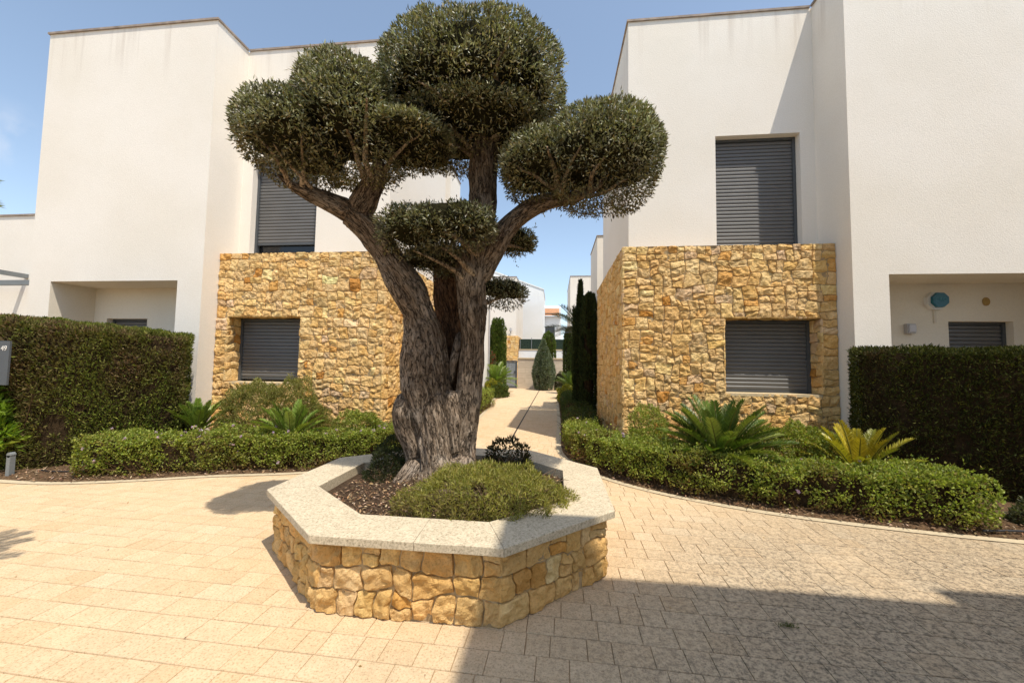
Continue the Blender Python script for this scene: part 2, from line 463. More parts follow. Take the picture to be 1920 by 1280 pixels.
# ------------------------------------------------------------------ the two villas
AX = -1.76                                         # the lane's axis of symmetry is x = -0.88
H = 7.35
def villa(mirror, label, seed):
    root = thing('villa', label, 'house', (AX - 4.5 if mirror else 4.5, 8, 0), 'twin villas either side of the lane')
    def fx(mb):
        if mirror:
            for V in mb.V: V[:, 0] = AX - V[:, 0]
        return mb
    w = MB()
    xb0, xb1, yb = 4.136, 7.52, 5.865; px0, px1, pz, py = 4.597, 7.08, 2.765, 6.555
    facade(w, yb, xb0, xb1, 0, H, [(px0, px1, 0, pz)])
    quad(w, (xb0, 6.565, 0), (xb0, yb, 0), (xb0, yb, H), (xb0, 6.565, H))
    sidewall(w, xb1, yb, 10, 0, H)
    facade(w, 6.565, 1.212, xb0, 3.0, H, [(2.612, 3.915, 3.31, 5.255)], .15)
    sidewall(w, 1.212, 6.565, 10, 3.0, H); facade(w, 10, 1.212, xb1, 0, H); flat(w, H - .02, 1.212, xb1, 6.565, 10); flat(w, H - .02, xb0, xb1, yb, 6.565)
    mk('wall', fx(w), STUCCO, root)
    p = MB()
    sidewall(p, px0, yb, py, 0, pz); sidewall(p, px1, yb, py, 0, pz); flat(p, pz, px0, px1, yb, py)
    pw = (5.93, 6.80, 1.0, 2.19)
    facade(p, py, px0, px1, 0, pz, [pw], .14)
    mk('porch', fx(p), STUCCO_IN, root)
    # stone cladding of the ground floor
    hole = (2.565 - 1.037, 3.90 - 1.037, 1.06, 2.18)
    s = MB()
    put(s, masonry(xb0 - 1.037, 3.31, .105, [hole], 13, seed), (1.037, 6.185, 0), (1, 0, 0), (0, 0, 1), (0, -1, 0))
    put(s, masonry(9.87 - 6.16, 3.31, .105, [], 11, seed + 20), (1.060, 6.16, 0), (0, 1, 0), (0, 0, 1), (-1, 0, 0))
    put(s, masonry(.32, 1.12, .11, [], 7, seed + 40, bulge=.018, rough=.012), (3.915, 6.165, 1.06), (0, 1, 0), (0, 0, 1), (-1, 0, 0))
    put(s, masonry(.32, 1.12, .11, [], 7, seed + 41, bulge=.018, rough=.012), (2.55, 6.165, 1.06), (0, 1, 0), (0, 0, 1), (1, 0, 0))
    put(s, masonry(1.335, .32, .13, [], 7, seed + 42, bulge=.012, rough=.012), (2.565, 6.165, 2.195), (1, 0, 0), (0, 1, 0), (0, 0, -1))
    st = mk('stone_cladding', fx(s), STONE, root)
    b = MB()
    facade(b, 6.189, 1.05, xb0, 0, 3.30, [(2.55, 3.915, 1.05, 2.2)])
    reveal(b, 6.192, 2.545, 3.921, 1.045, 2.201, .33)
    sidewall(b, 1.066, 6.192, 9.86, 0, 3.30); quad(b, (1.066, 9.86, 0), (1.212, 9.86, 0), (1.212, 9.86, 3.3), (1.066, 9.86, 3.3))
    quad(b, (1.05, 6.175, 3.302), (xb0, 6.175, 3.302), (xb0, 6.565, 3.302), (1.05, 6.565, 3.302), (1, 1, 1))
    quad(b, (1.05, 6.565, 3.302), (1.212, 6.565, 3.302), (1.212, 9.86, 3.302), (1.05, 9.86, 3.302))
    mk('mortar', fx(b), MORTAR, st)
    c = MB(); z = H; t = .035
    for q in ((xb0 - .025, xb1 + .025, yb - .025, yb + .25), (xb0 - .025, xb0 + .2, yb + .252, 6.538), (1.187, xb0 - .027, 6.54, 6.79), (1.187, 1.41, 6.792, 10.02), (1.412, xb1, 9.8, 10.02)):
        c.add(*box(*q, z, z + t))
    mk('coping', fx(c), COPE, root)
    # windows
    def window(x0, x1, y, z0, z1, zs, sillbox=None):
        f = MB()
        f.add(*box(x0, x0 + .045, y - .03, y + .05, z0, z1)); f.add(*box(x1 - .045, x1, y - .03, y + .05, z0, z1)); f.add(*box(x0 + .046, x1 - .046, y - .028, y + .05, z1 - .04, z1))
        wn = mk('window', fx(f), FRAME, root)
        q = MB(); slats(q, x0 + .045, x1 - .045, y + .01, zs + .045, z1 - .04); mk('shutter', fx(q), SLAT, wn)
        q = MB(); q.add(*box(x0 + .047, x1 - .047, y - .008, y + .02, zs, zs + .043)); mk('bottom_rail', fx(q), FRAME, wn)
        q = MB(); q.add(*box(x0, x1, y + .052, y + .07, z0, z1)); mk('pane', fx(q), DARKIN, wn)
        if sillbox: q = MB(); q.add(*box(*sillbox)); mk('sill', fx(q), SILL, wn)
        return wn
    window(2.614, 3.913, 6.715, 3.31, 5.253, 3.61 if mirror else 3.32)
    window(2.567, 3.898, 6.48 if mirror else 6.452, 1.062, 2.178, 1.10 if mirror else 1.065, (2.566, 3.899, 6.172, 6.47, 1.02, 1.0605))
    window(pw[0] + .002, pw[1] - .002, py + .13, pw[2], pw[3], 1.02)
    # lower volume further along the lane
    r = MB()
    a = (1.212, 5.0, 11.4, 13.4, 5.2) if not mirror else (1.212, 5.0, 10.5, 11.6, 7.0)
    x0, x1, y0, y1, h = a
    facade(r, y0, x0, x1, 0, h); sidewall(r, x0, y0, y1, 0, h); facade(r, y1, x0, x1, 0, h); flat(r, h, x0, x1, y0, y1)
    facade(r, 10.4, x0 + .3, x1, 0, 2.6); sidewall(r, x0 + .3, 10.0, y0, 0, 2.6)
    rw = mk('rear_wing', fx(r), STUCCO, root)
    q = MB(); q.add(*box(x0 - .02, x1, y0 - .02, y0 + .2, h + .002, h + .03)); q.add(*box(x0 - .02, x0 + .2, y0 + .202, y1, h + .002, h + .03)); mk('coping', fx(q), COPE, rw)
    return root

vr = villa(False, 'cream villa with golden stone ground floor right of the lane, alarm box in its porch', 3)
vl = villa(True, 'cream villa with golden stone ground floor left of the lane, behind the olive tree', 60)
# the low wing left of the left villa
q = MB(); facade(q, 6.9, -16, -9.281, 0, 4.40); flat(q, 4.40, -16, -9.281, 6.9, 10); wg = mk('side_wing', q, STUCCO, vl)
q = MB(); q.add(*box(-16, -9.282, 6.875, 7.1, 4.402, 4.437)); mk('coping', q, COPE, wg)

def text_mesh(s, size, depth=.002):
    cu = bpy.data.curves.new('txt', 'FONT'); cu.body = s; cu.size = size; cu.align_x = 'CENTER'; cu.align_y = 'CENTER'; cu.extrude = depth
    o = bpy.data.objects.new('txt', cu); C.objects.link(o)
    me = bpy.data.meshes.new_from_object(o.evaluated_get(bpy.context.evaluated_depsgraph_get()))
    V = np.array([v.co for v in me.vertices]); F = {}
    for p in me.polygons: F.setdefault(len(p.vertices), []).append(list(p.vertices))
    bpy.data.objects.remove(o); bpy.data.curves.remove(cu); bpy.data.meshes.remove(me)
    return V, [np.array(f) for f in F.values()]

# things on the right villa's porch wall (the wall plane is y = 6.555)
TEAL = plain('teal_plastic', (.012, .13, .19), .4, .45, .1, 8, .02, .001)
TEALTXT = plain('pale_teal_print', (.07, .25, .31), .5, .3, .05, 8, .0, .001)
WPLAST = plain('white_plastic', (.74, .72, .68), .5, .4, .06, 8, .02, .001)
OCHRE = plain('ochre_patch', (.42, .27, .09), .85, .2, .2, 20, .2, .002)
CREAMP = plain('cream_conduit', (.70, .62, .50), .7, .3, .06, 8, .05, .001)
def ngon_prism(cx, cz, r, y0, y1, n=8, rot=PI / 8, r2=None):
    a = np.arange(n) * 2 * PI / n + rot; r2 = r2 or r
    A = np.stack([cx + r * np.cos(a), np.full(n, y0), cz + r * np.sin(a)], 1); B = np.stack([cx + r2 * np.cos(a), np.full(n, y1), cz + r2 * np.sin(a)], 1)
    k = np.arange(n)
    return np.concatenate([A, B]), [np.stack([k, (k + 1) % n, (k + 1) % n + n, k + n], 1), np.array([k[::-1], k + n])]
al = thing('alarm_box', 'blue octagonal alarm box with white rim high on the right porch wall', 'alarm box', (5.76, 6.555, 2.50))
q = MB(); q.add(*ngon_prism(5.745, 2.495, .140, 6.50, 6.554, r2=.148)); mk('back_plate', q, WPLAST, al)
q = MB(); q.add(*ngon_prism(5.765, 2.505, .116, 6.46, 6.498, r2=.12)); cv = mk('cover', q, TEAL, al)
V, F = text_mesh('CRO', .078); V = np.stack([5.765 + V[:, 0], 6.4585 - V[:, 2], 2.51 + V[:, 1]], 1)
q = MB(); q.add(V, F); mk('lettering', q, TEALTXT, cv)
q = MB(); q.add(*box(5.728, 5.760, 6.54, 6.5535, 2.16, 2.35)); prop(mk('conduit', q, CREAMP, al))
wl = thing('wall_lamp', 'small grey box lamp on the right porch wall below the alarm', 'wall lamp', (5.37, 6.555, 2.07))
q = MB(); q.add(*box(5.315, 5.43, 6.49, 6.5535, 2.0, 2.145)); mk('body', q, LAMPM, wl)
q = MB(); q.add(*box(5.335, 5.425, 6.475, 6.489, 2.02, 2.125)); mk('lens', q, plain('frosted_lens', (.55, .52, .52), .35, .5, .05, 8, .02, .001), wl)
q = MB(); q.add(*ngon_prism(6.45, 2.49, .052, 6.545, 6.5535, 12, 0)); q.V[0][:, 2] = 2.49 + (q.V[0][:, 2] - 2.49) * 1.25
prop(mk('vent_cover', q, OCHRE, base=(6.45, 6.55, 2.49)), 'small ochre vent cover on the porch wall right of the alarm box', 'vent')

# pergola left of the left villa
pg = thing('pergola', 'grey steel pergola beams against the low wing at the far left', 'pergola', (-11, 6.4, 0))
q = MB(); q.add(*box(-15, -9.30, 6.42, 6.50, 2.83, 2.925)); mk('beam', q, GREYP, pg)
q = MB(); q.add(*box(-11.02, -10.94, 3.5, 6.895, 3.065, 3.15)); mk('beam', q, GREYP, pg)
q = MB(); q.add(*box(-11.01, -10.95, 3.55, 3.62, 0, 3.063)); mk('post', q, GREYP, pg)
q = MB(); q.add(*box(-13.5, -13.4, 6.42, 6.50, 0, 2.828)); mk('post', q, GREYP, pg)

# the villa across the paving, behind the photographer: it throws the shadow in the foreground
ov = thing('villa', 'cream villa behind the viewpoint whose shadow falls across the paving', 'house', (5, -3, 0))
q = MB()
q.add(*box(1.83, 4.78, -7, .375, 0, H)); q.add(*box(4.782, 11, -7.01, .54, 0, H + .002)); mk('wall', q, STUCCO, ov)
q = MB(); q.add(*box(1.805, 4.755, .15, .40, H + .003, H + .035)); q.add(*box(1.805, 2.05, -7, .148, H + .003, H + .035)); q.add(*box(4.757, 11, .3, .565, H + .004, H + .037)); mk('coping', q, COPE, ov)

# ------------------------------------------------------------------ ground, paving, beds
q = MB(); q.add([(-900, -900, -.06), (900, -900, -.06), (900, 900, -.06), (-900, 900, -.06)], [np.array([[0, 1, 2, 3]])])
prop(mk('ground', q, GROUND), kind='structure')
q = MB(); q.add([(-12, -5, -.007), (9, -5, -.007), (9, 25.2, -.007), (-12, 25.2, -.007)], [np.array([[0, 1, 2, 3]])])
prop(mk('paving_joints', q, JOINT), kind='structure')

PCOL = [(.640, .487, .315), (.647, .498, .327), (.632, .476, .303), (.652, .512, .345), (.612, .452, .280), (.648, .510, .345)]
def pavers():
    r = np.random.default_rng(5)
    rows = []
    pitch = .157; ang = math.radians(1.2)
    y = -3.0; B = []; cols = []
    while y < 23.4:
        lane = y > 7.3
        x0, x1 = (-2.5, .6) if lane else (-9.5, 8.2)
        if y > 20.5: x0, x1 = -4.2, 2.2
        x = x0 - r.uniform(0, .2)
        while x < x1:
            l = r.choice([.125, .157, .19, .235], p=[.2, .32, .28, .2]) * r.normal(1, .03)
            B.append((x, x + l, y, y + pitch)); x += l
        y += pitch
    B = np.array(B); n = len(B)
    g = .0016; bev = .0026
    X0, X1, Y0, Y1 = B[:, 0] + .0005, B[:, 1] - .0005, B[:, 2] + g, B[:, 3] - g
    jit = r.normal(0, .0010, (n, 4)); hgt = np.abs(r.normal(0, .0007, n))
    def ring(i, z): return np.stack([np.stack([X0 + i + jit[:, 0], Y0 + i, z], 1), np.stack([X1 - i, Y0 + i + jit[:, 1], z], 1), np.stack([X1 - i + jit[:, 2], Y1 - i, z], 1), np.stack([X0 + i, Y1 - i + jit[:, 3], z], 1)], 1)
    tilt = r.normal(0, .0005, (n, 4))
    A = ring(0, np.full(n, -.0085)); T = ring(bev, hgt); T[:, :, 2] += tilt; Mid = ring(.0012, hgt - .0025)
    V = np.concatenate([A, Mid, T], 1).reshape(-1, 3)
    f = [(8, 9, 10, 11)] + [(a + o, (a + 1) % 4 + o, (a + 1) % 4 + o + 4, a + o + 4) for o in (0, 4) for a in range(4)]
    F = (np.arange(n) * 12)[:, None, None] + np.array(f)[None]
    c = np.array(PCOL)[r.choice(6, n, p=np.array([7, 6, 4, .8, .6, .12]) / 18.52)] * r.normal(1, .018, (n, 1))
    ca, sa = math.cos(ang), math.sin(ang)
    V = np.stack([V[:, 0] * ca + V[:, 1] * sa, -V[:, 0] * sa + V[:, 1] * ca, V[:, 2]], 1)
    mb = MB(); mb.add(V, [F.reshape(-1, 4)], np.repeat(c, 12, 0)); return mb
prop(mk('pavement', pavers(), PAVER), kind='structure')
q = MB(); q.add(*box(-.825, -.795, 7.1, 22.2, -.03, .0055)); prop(mk('drain_channel', q, plain('dark_slot_drain', (.05, .042, .035), .8, .2, .3, 20, .1, .002)), kind='structure')

RED = np.array([(.16, 16.9), (.17, 11), (.14, 8.2), (.13, 6.88), (.22, 6.15), (.47, 5.5), (.84, 5.03), (1.23, 4.71), (1.80, 4.40), (2.40, 4.18), (3.20, 4.0), (3.94, 3.89), (5.2, 3.78), (8.2, 3.7)])
LED = np.array([(-2.5, 16.2), (-2.1, 11.7), (-1.93, 8.2), (-1.92, 6.88), (-2.08, 6.15), (-2.45, 5.5), (-2.88, 5.02), (-3.35, 4.76), (-4.20, 4.50), (-5.0, 4.17), (-5.70, 3.97), (-6.5, 3.95), (-8.0, 4.0), (-10., 4.0)])
def bed(E, back, name):
    E = smooth_path(E, 140)
    T = np.gradient(E, axis=0); T /= np.linalg.norm(T, axis=1)[:, None]
    Nn = np.stack([T[:, 1], -T[:, 0]], 1) * (-1 if back == 'R' else 1)
    rows = []; offs = [0, .012, .06, .16, .32, .55, .9, 1.4, 2.2]
    zz = [-.004, .012, .03, .045, .055, .06, .065, .07, .07]
    for o, z in zip(offs, zz):
        P = E + Nn * o
        rows.append(np.concatenate([P, np.full((len(P), 1), z)], 1))
    V = np.stack(rows, 1); n, m = V.shape[:2]
    V = V.reshape(-1, 3); inner = np.tile(np.arange(m) > 1, n)
    V[:, 2] += np.where(inner, .018 * fbm(V * 5, 3, 4), 0)
    i = np.arange(n * m).reshape(n, m)
    mb = MB(); mb.add(V, [np.stack([i[:-1, :-1], i[1:, :-1], i[1:, 1:], i[:-1, 1:]], -1).reshape(-1, 4)])
    prop(mk(name, mb, BEDSOIL), kind='structure')
    # flush pale edging strip
    P0 = np.concatenate([E - Nn * .085, np.full((n, 1), .0075)], 1); P1 = np.concatenate([E + Nn * .004, np.full((n, 1), .0075)], 1)
    k = np.arange(n - 1); e = MB(); e.add(np.concatenate([P0, P1]), [np.stack([k, k + 1, k + 1 + n, k + n], 1)])
    prop(mk('bed_edging', e, EDGE), kind='structure')
    return E, Nn
ER, NR = bed(RED, 'R', 'planting_bed')
EL, NL = bed(LED, 'L', 'planting_bed')

def chips(P, size, cols, w=None, flatness=.35):
    n = len(P); D = rng.normal(size=(n, 3)); D[:, 2] *= flatness
    return leaves(P, D, size * rng.uniform(.5, 1.5, n), size * .45 * rng.uniform(.5, 1.3, n), palette(n, cols, w, .3), .15, unit(rng.normal(size=(n, 3)) * [.4, .4, 1] + [0, 0, 1.5]))
CH = [(.25, .155, .085), (.16, .09, .052), (.36, .24, .14), (.42, .31, .21), (.09, .055, .035)]
P = []
for E, Nn, c in ((ER, NR, 3600), (EL, NL, 3600)):
    i = rng.integers(0, len(E), c); o = np.abs(rng.normal(0, .22, c)) + .01
    p = E[i] + Nn[i] * o[:, None] + rng.normal(0, .03, (c, 2)); P.append(np.concatenate([p, (.02 + .04 * np.clip(o / .2, 0, 1) + rng.uniform(0, .012, c))[:, None]], 1))
prop(mk('leaf_litter', chips(np.concatenate(P), .034, CH), CHIP), 'dry leaf and twig litter along the bed edges', 'litter', kind='stuff')
# stray dry leaves on the paving
n = 150; p = np.stack([rng.uniform(-5, 4.5, n), rng.uniform(1.4, 4.4, n), np.full(n, .006)], 1)
i = rng.integers(0, len(ER), 70); p2 = np.concatenate([ER[i] - NR[i] * np.abs(rng.normal(0, .12, (70, 1))), np.full((70, 1), .010)], 1)
p = np.concatenate([p, p2]); p = p[~((abs(p[:, 0] + .88) < 1.35) & (abs(p[:, 1] - 3.3) < 1.3))]
prop(mk('fallen_leaves', chips(p, .016, [(.16, .09, .04), (.10, .07, .045), (.35, .22, .08)], None, .15), CHIP), 'small dry leaves scattered on the paving', 'leaf litter', kind='stuff')

# ------------------------------------------------------------------ octagonal planter
def octo(e, y0=2.13, y1=4.53):
    """corners of the coping, counter-clockwise from the front left, grown outwards by e"""
    k = .41 * e
    return np.array([(-1.375 - k, y0 - e), (-.26 + k, y0 - e), (.42 + e, y0 + .65 - k), (.42 + e, y1 - .65 + k),
                     (-.26 + k, y1 + e), (-1.375 - k, y1 + e), (-2.18 - e, y1 - .69 + k), (-2.18 - e, y0 + .69 - k)])
pl = thing('planter', 'octagonal stone planter with pale coping around the olive tree', 'planter', (-.82, 3.33, 0))
O = octo(-.045); s = MB(); bk = MB()
for i in range(8):
    a, b = O[i], O[(i + 1) % 8]; L = np.linalg.norm(b - a); t = (b - a) / L; nrm = np.array([t[1], -t[0]])
    a2, b2 = a - nrm * .02, b - nrm * .02
    put(s, masonry(L, .405, .082 if i not in (3, 4, 5) else .1, [], 15, 200 + i, bulge=.009, rough=.018, gap=.0028, sizes=SIZES_P, weights=(6, 1.0, 5, 3, .9, .15, .1), tone=1.02, warp=.26, course=1.65), (*a2, 0), (*t, 0), (0, 0, 1), (*nrm, 0))
    quad(bk, (*(a - nrm * .026), 0), (*(b - nrm * .026), 0), (*(b - nrm * .026), .41), (*(a - nrm * .026), .41))
sw = mk('stone_wall', s, STONE, pl); mk('mortar', bk, MORTAR, sw)
def ringmesh(outer, inner, z0, z1, bev=.008):
    n = len(outer); c = outer.mean(0)
    def lay(P, z): return np.concatenate([P, np.full((len(P), 1), z)], 1)
    sh = lambda P, d: c + (P - c) * (1 - d / np.linalg.norm(P - c, axis=1).mean())
    L = [lay(sh(outer, bev), z0), lay(outer, z0 + bev), lay(outer, z1 - bev), lay(sh(outer, bev), z1), lay(sh(inner, -bev), z1), lay(inner, z1 - bev), lay(inner, z0 - .12)]
    V = np.concatenate(L); k = np.arange(n); F = [np.stack([j * n + k, j * n + (k + 1) % n, (j + 1) * n + (k + 1) % n, (j + 1) * n + k], 1) for j in range(len(L) - 1)]
    F.append(np.stack([k, (len(L) - 1) * n + k, (len(L) - 1) * n + (k + 1) % n, (k + 1) % n], 1))
    return V, [np.concatenate(F)]
def subdiv_loop(P, m=24):
    return np.concatenate([np.linspace(P[i], P[(i + 1) % len(P)], m, endpoint=False) for i in range(len(P))])
def slab(mb, o0, o1, i0, i1, z0, z1, bev=.0035, m=14, seed=0):
    t = np.linspace(0, 1, m)[:, None]; A = o0 + (o1 - o0) * t; B = i0 + (i1 - i0) * t; n_ = (A - B) / np.linalg.norm(A - B, axis=1)[:, None]
    w_ = .003 * vnoise(np.concatenate([A * 8, t * 0 + seed], 1), 3)[:, None]; A = A + n_ * w_
    lay = lambda P, z: np.concatenate([P, np.full((m, 1), z)], 1)
    L = [lay(A - n_ * bev, z0), lay(A, z0 + bev), lay(A, z1 - bev), lay(A - n_ * bev, z1), lay(B + n_ * bev, z1), lay(B, z1 - bev), lay(B, z0 - .1), lay(B + n_ * .05, z0 - .1), lay(B + n_ * .05, z0)]
    L = [np.where(np.arange(m)[:, None] == 0, l, l) for l in L]
    k = np.arange(m - 1); nl = len(L)
    F = [np.stack([j * m + k, j * m + k + 1, (j + 1) % nl * m + k + 1, (j + 1) % nl * m + k], 1) for j in range(nl)]
    mb.add(np.concatenate(L), [np.concatenate(F), np.array([np.arange(nl) * m, (np.arange(nl) * m + m - 1)[::-1]])])
q = MB(); oc, ic = octo(0), octo(-.335)
for i in range(8):
    o0, o1, i0, i1 = oc[i], oc[(i + 1) % 8], ic[i], ic[(i + 1) % 8]
    cuts = [0, .55, 1] if i in (0, 4) else [0, 1]
    for a_, b_ in zip(cuts[:-1], cuts[1:]):
        e = .0016 / np.linalg.norm(o1 - o0); a2_, b2_ = a_ + e, b_ - e; dz = rng.normal(0, .0008)
        slab(q, o0 + (o1 - o0) * a2_, o0 + (o1 - o0) * b2_, i0 + (i1 - i0) * a2_, i0 + (i1 - i0) * b2_, .411, .46 + dz, seed=i)
mk('coping', q, GRANITE, pl)
# mulch in the planter: a mounded disc
def mulch_disc():
    a = np.arange(72) * 2 * PI / 72; O = octo(-.325); c = O.mean(0)
    ring = subdiv_loop(O, 9); V = [np.array([[*c, .45]])]
    for t in np.linspace(.08, 1, 16):
        P = c + (ring - c) * t; V.append(np.concatenate([P, np.full((72, 1), 0)], 1))
    V = np.concatenate(V)
    V[:, 2] = soilz(V[:, 0], V[:, 1]); V[:, 2] += .012 * fbm(V * 9, 3, 8)
    F4 = []; k = np.arange(72)
    for j in range(15): F4.append(np.stack([1 + j * 72 + k, 1 + j * 72 + (k + 1) % 72, 1 + (j + 1) * 72 + (k + 1) % 72, 1 + (j + 1) * 72 + k], 1))
    mb = MB(); mb.add(V, [np.concatenate(F4), np.stack([0 * k, 1 + k, 1 + (k + 1) % 72], 1)]); return mb
def soilz(x, y): return .375 + .10 * np.exp(-((x + .98) ** 2 + (y - 3.62) ** 2) / .28)
prop(mk('planter_soil', mulch_disc(), SOIL), kind='structure')
n = 5200; O = octo(-.35); x = rng.uniform(-1.75, .15, n); y = rng.uniform(2.47, 4.2, n)
ok = np.ones(n, bool)
for i in range(8):
    a, b = O[i], O[(i + 1) % 8]; t = b - a; ok &= ((x - a[0]) * t[1] - (y - a[1]) * t[0]) < 0
x, y = x[ok], y[ok]
prop(mk('bark_chips', chips(np.stack([x, y, soilz(x, y) + rng.uniform(.002, .018, len(x))], 1), .030, CH, [3, 3, 3, 2, 1.5]), CHIP), 'brown bark chips covering the planter soil', 'mulch', kind='stuff')

# ------------------------------------------------------------------ the olive tree
TREE = thing('olive_tree', 'old olive tree with cloud-pruned crown growing in the octagonal planter', 'tree', (-.98, 3.6, .38))
LEFT = [(-1.06, 3.62, 0.30, 0.225), (-1.085, 3.6, 0.595, 0.205), (-1.145, 3.6, 0.891, 0.225), (-1.180, 3.58, 1.142, 0.222), (-1.205, 3.56, 1.393, 0.212), (-1.20, 3.53, 1.643, 0.175), (-1.245, 3.5, 1.89, 0.135), (-1.325, 3.45, 2.082, 0.138), (-1.42, 3.4, 2.246, 0.128), (-1.541, 3.34, 2.455, 0.108), (-1.671, 3.28, 2.635, 0.102), (-1.806, 3.22, 2.771, 0.100)]
LEFT_A = [(-1.790, 3.22, 2.755, 0.100), (-1.949, 3.12, 2.822, 0.080), (-2.069, 3.0, 2.857, 0.066), (-2.166, 2.9, 2.885, 0.04), (-2.274, 2.85, 2.971, 0.02)]
LEFT_B = [(-1.756, 3.22, 2.76, 0.105), (-1.652, 3.2, 2.933, 0.088), (-1.559, 3.15, 3.059, 0.07), (-1.492, 3.1, 3.173, 0.038)]
BURL = [(-1.345, 3.50, 1.16, 0.07), (-1.355, 3.48, 1.02, 0.115), (-1.335, 3.48, .86, 0.115), (-1.27, 3.50, .66, 0.10), (-1.22, 3.52, .45, .11), (-1.22, 3.5, .30, .15)]
RIGHT = [(-0.93, 3.62, 0.30, 0.225), (-0.885, 3.6, 0.606, 0.160), (-0.835, 3.6, 0.853, 0.118), (-0.80, 3.6, 1.15, 0.103), (-0.77, 3.58, 1.4, 0.104), (-0.756, 3.56, 1.649, 0.100), (-0.762, 3.54, 1.896, 0.108), (-0.768, 3.52, 2.143, 0.120), (-0.754, 3.5, 2.389, 0.132), (-0.70, 3.48, 2.632, 0.118), (-0.668, 3.46, 2.875, 0.110), (-0.672, 3.44, 3.118, 0.110), (-0.673, 3.42, 3.309, 0.118), (-0.645, 3.42, 3.44, 0.105), (-0.6, 3.4, 3.56, 0.07), (-0.553, 3.4, 3.695, 0.04)]
RIGHT_LIMB = [(-0.735, 3.54, 2.20, 0.125), (-0.585, 3.52, 2.47, 0.108), (-0.462, 3.48, 2.665, 0.090), (-0.324, 3.45, 2.79, 0.080), (-0.178, 3.42, 2.869, 0.072), (-0.012, 3.4, 2.905, 0.062), (0.151, 3.38, 2.915, 0.050), (0.311, 3.36, 2.973, 0.034), (0.444, 3.34, 3.077, 0.02)]
BACKWOOD = [(-0.965, 3.76, .95, 0.16), (-0.985, 3.82, 1.395, 0.155), (-1.005, 3.90, 1.766, 0.17), (-1.04, 3.94, 2.087, 0.20), (-1.09, 3.92, 2.38, 0.17), (-1.12, 3.86, 2.56, .10)]
TONGUE = [(-0.965, 3.62, 1.25, 0.025), (-0.955, 3.60, 1.42, 0.035), (-0.93, 3.63, 1.58, 0.042), (-0.93, 3.74, 1.74, 0.03)]
FRONT = [(-1.13, 3.55, 1.40, .08), (-1.10, 3.50, 1.05, .13), (-1.05, 3.48, .75, .15), (-1.02, 3.47, .5, .165), (-1.0, 3.44, .30, .20)]
FILL = [(-.955, 3.56, 1.18, .06), (-.95, 3.54, 1.02, .10), (-.95, 3.54, .70, .13), (-.95, 3.54, .30, .16)]
ROOT1 = [(-1.20, 3.48, .55, .10), (-1.28, 3.38, .42, .09), (-1.36, 3.30, .34, .07)]
ROOT2 = [(-.86, 3.48, .58, .12), (-.80, 3.38, .42, .10), (-.75, 3.30, .34, .08)]
CH_ALL = [LEFT, LEFT_A, LEFT_B, BURL, RIGHT, RIGHT_LIMB, BACKWOOD, TONGUE, FRONT, ROOT1, ROOT2, FILL]
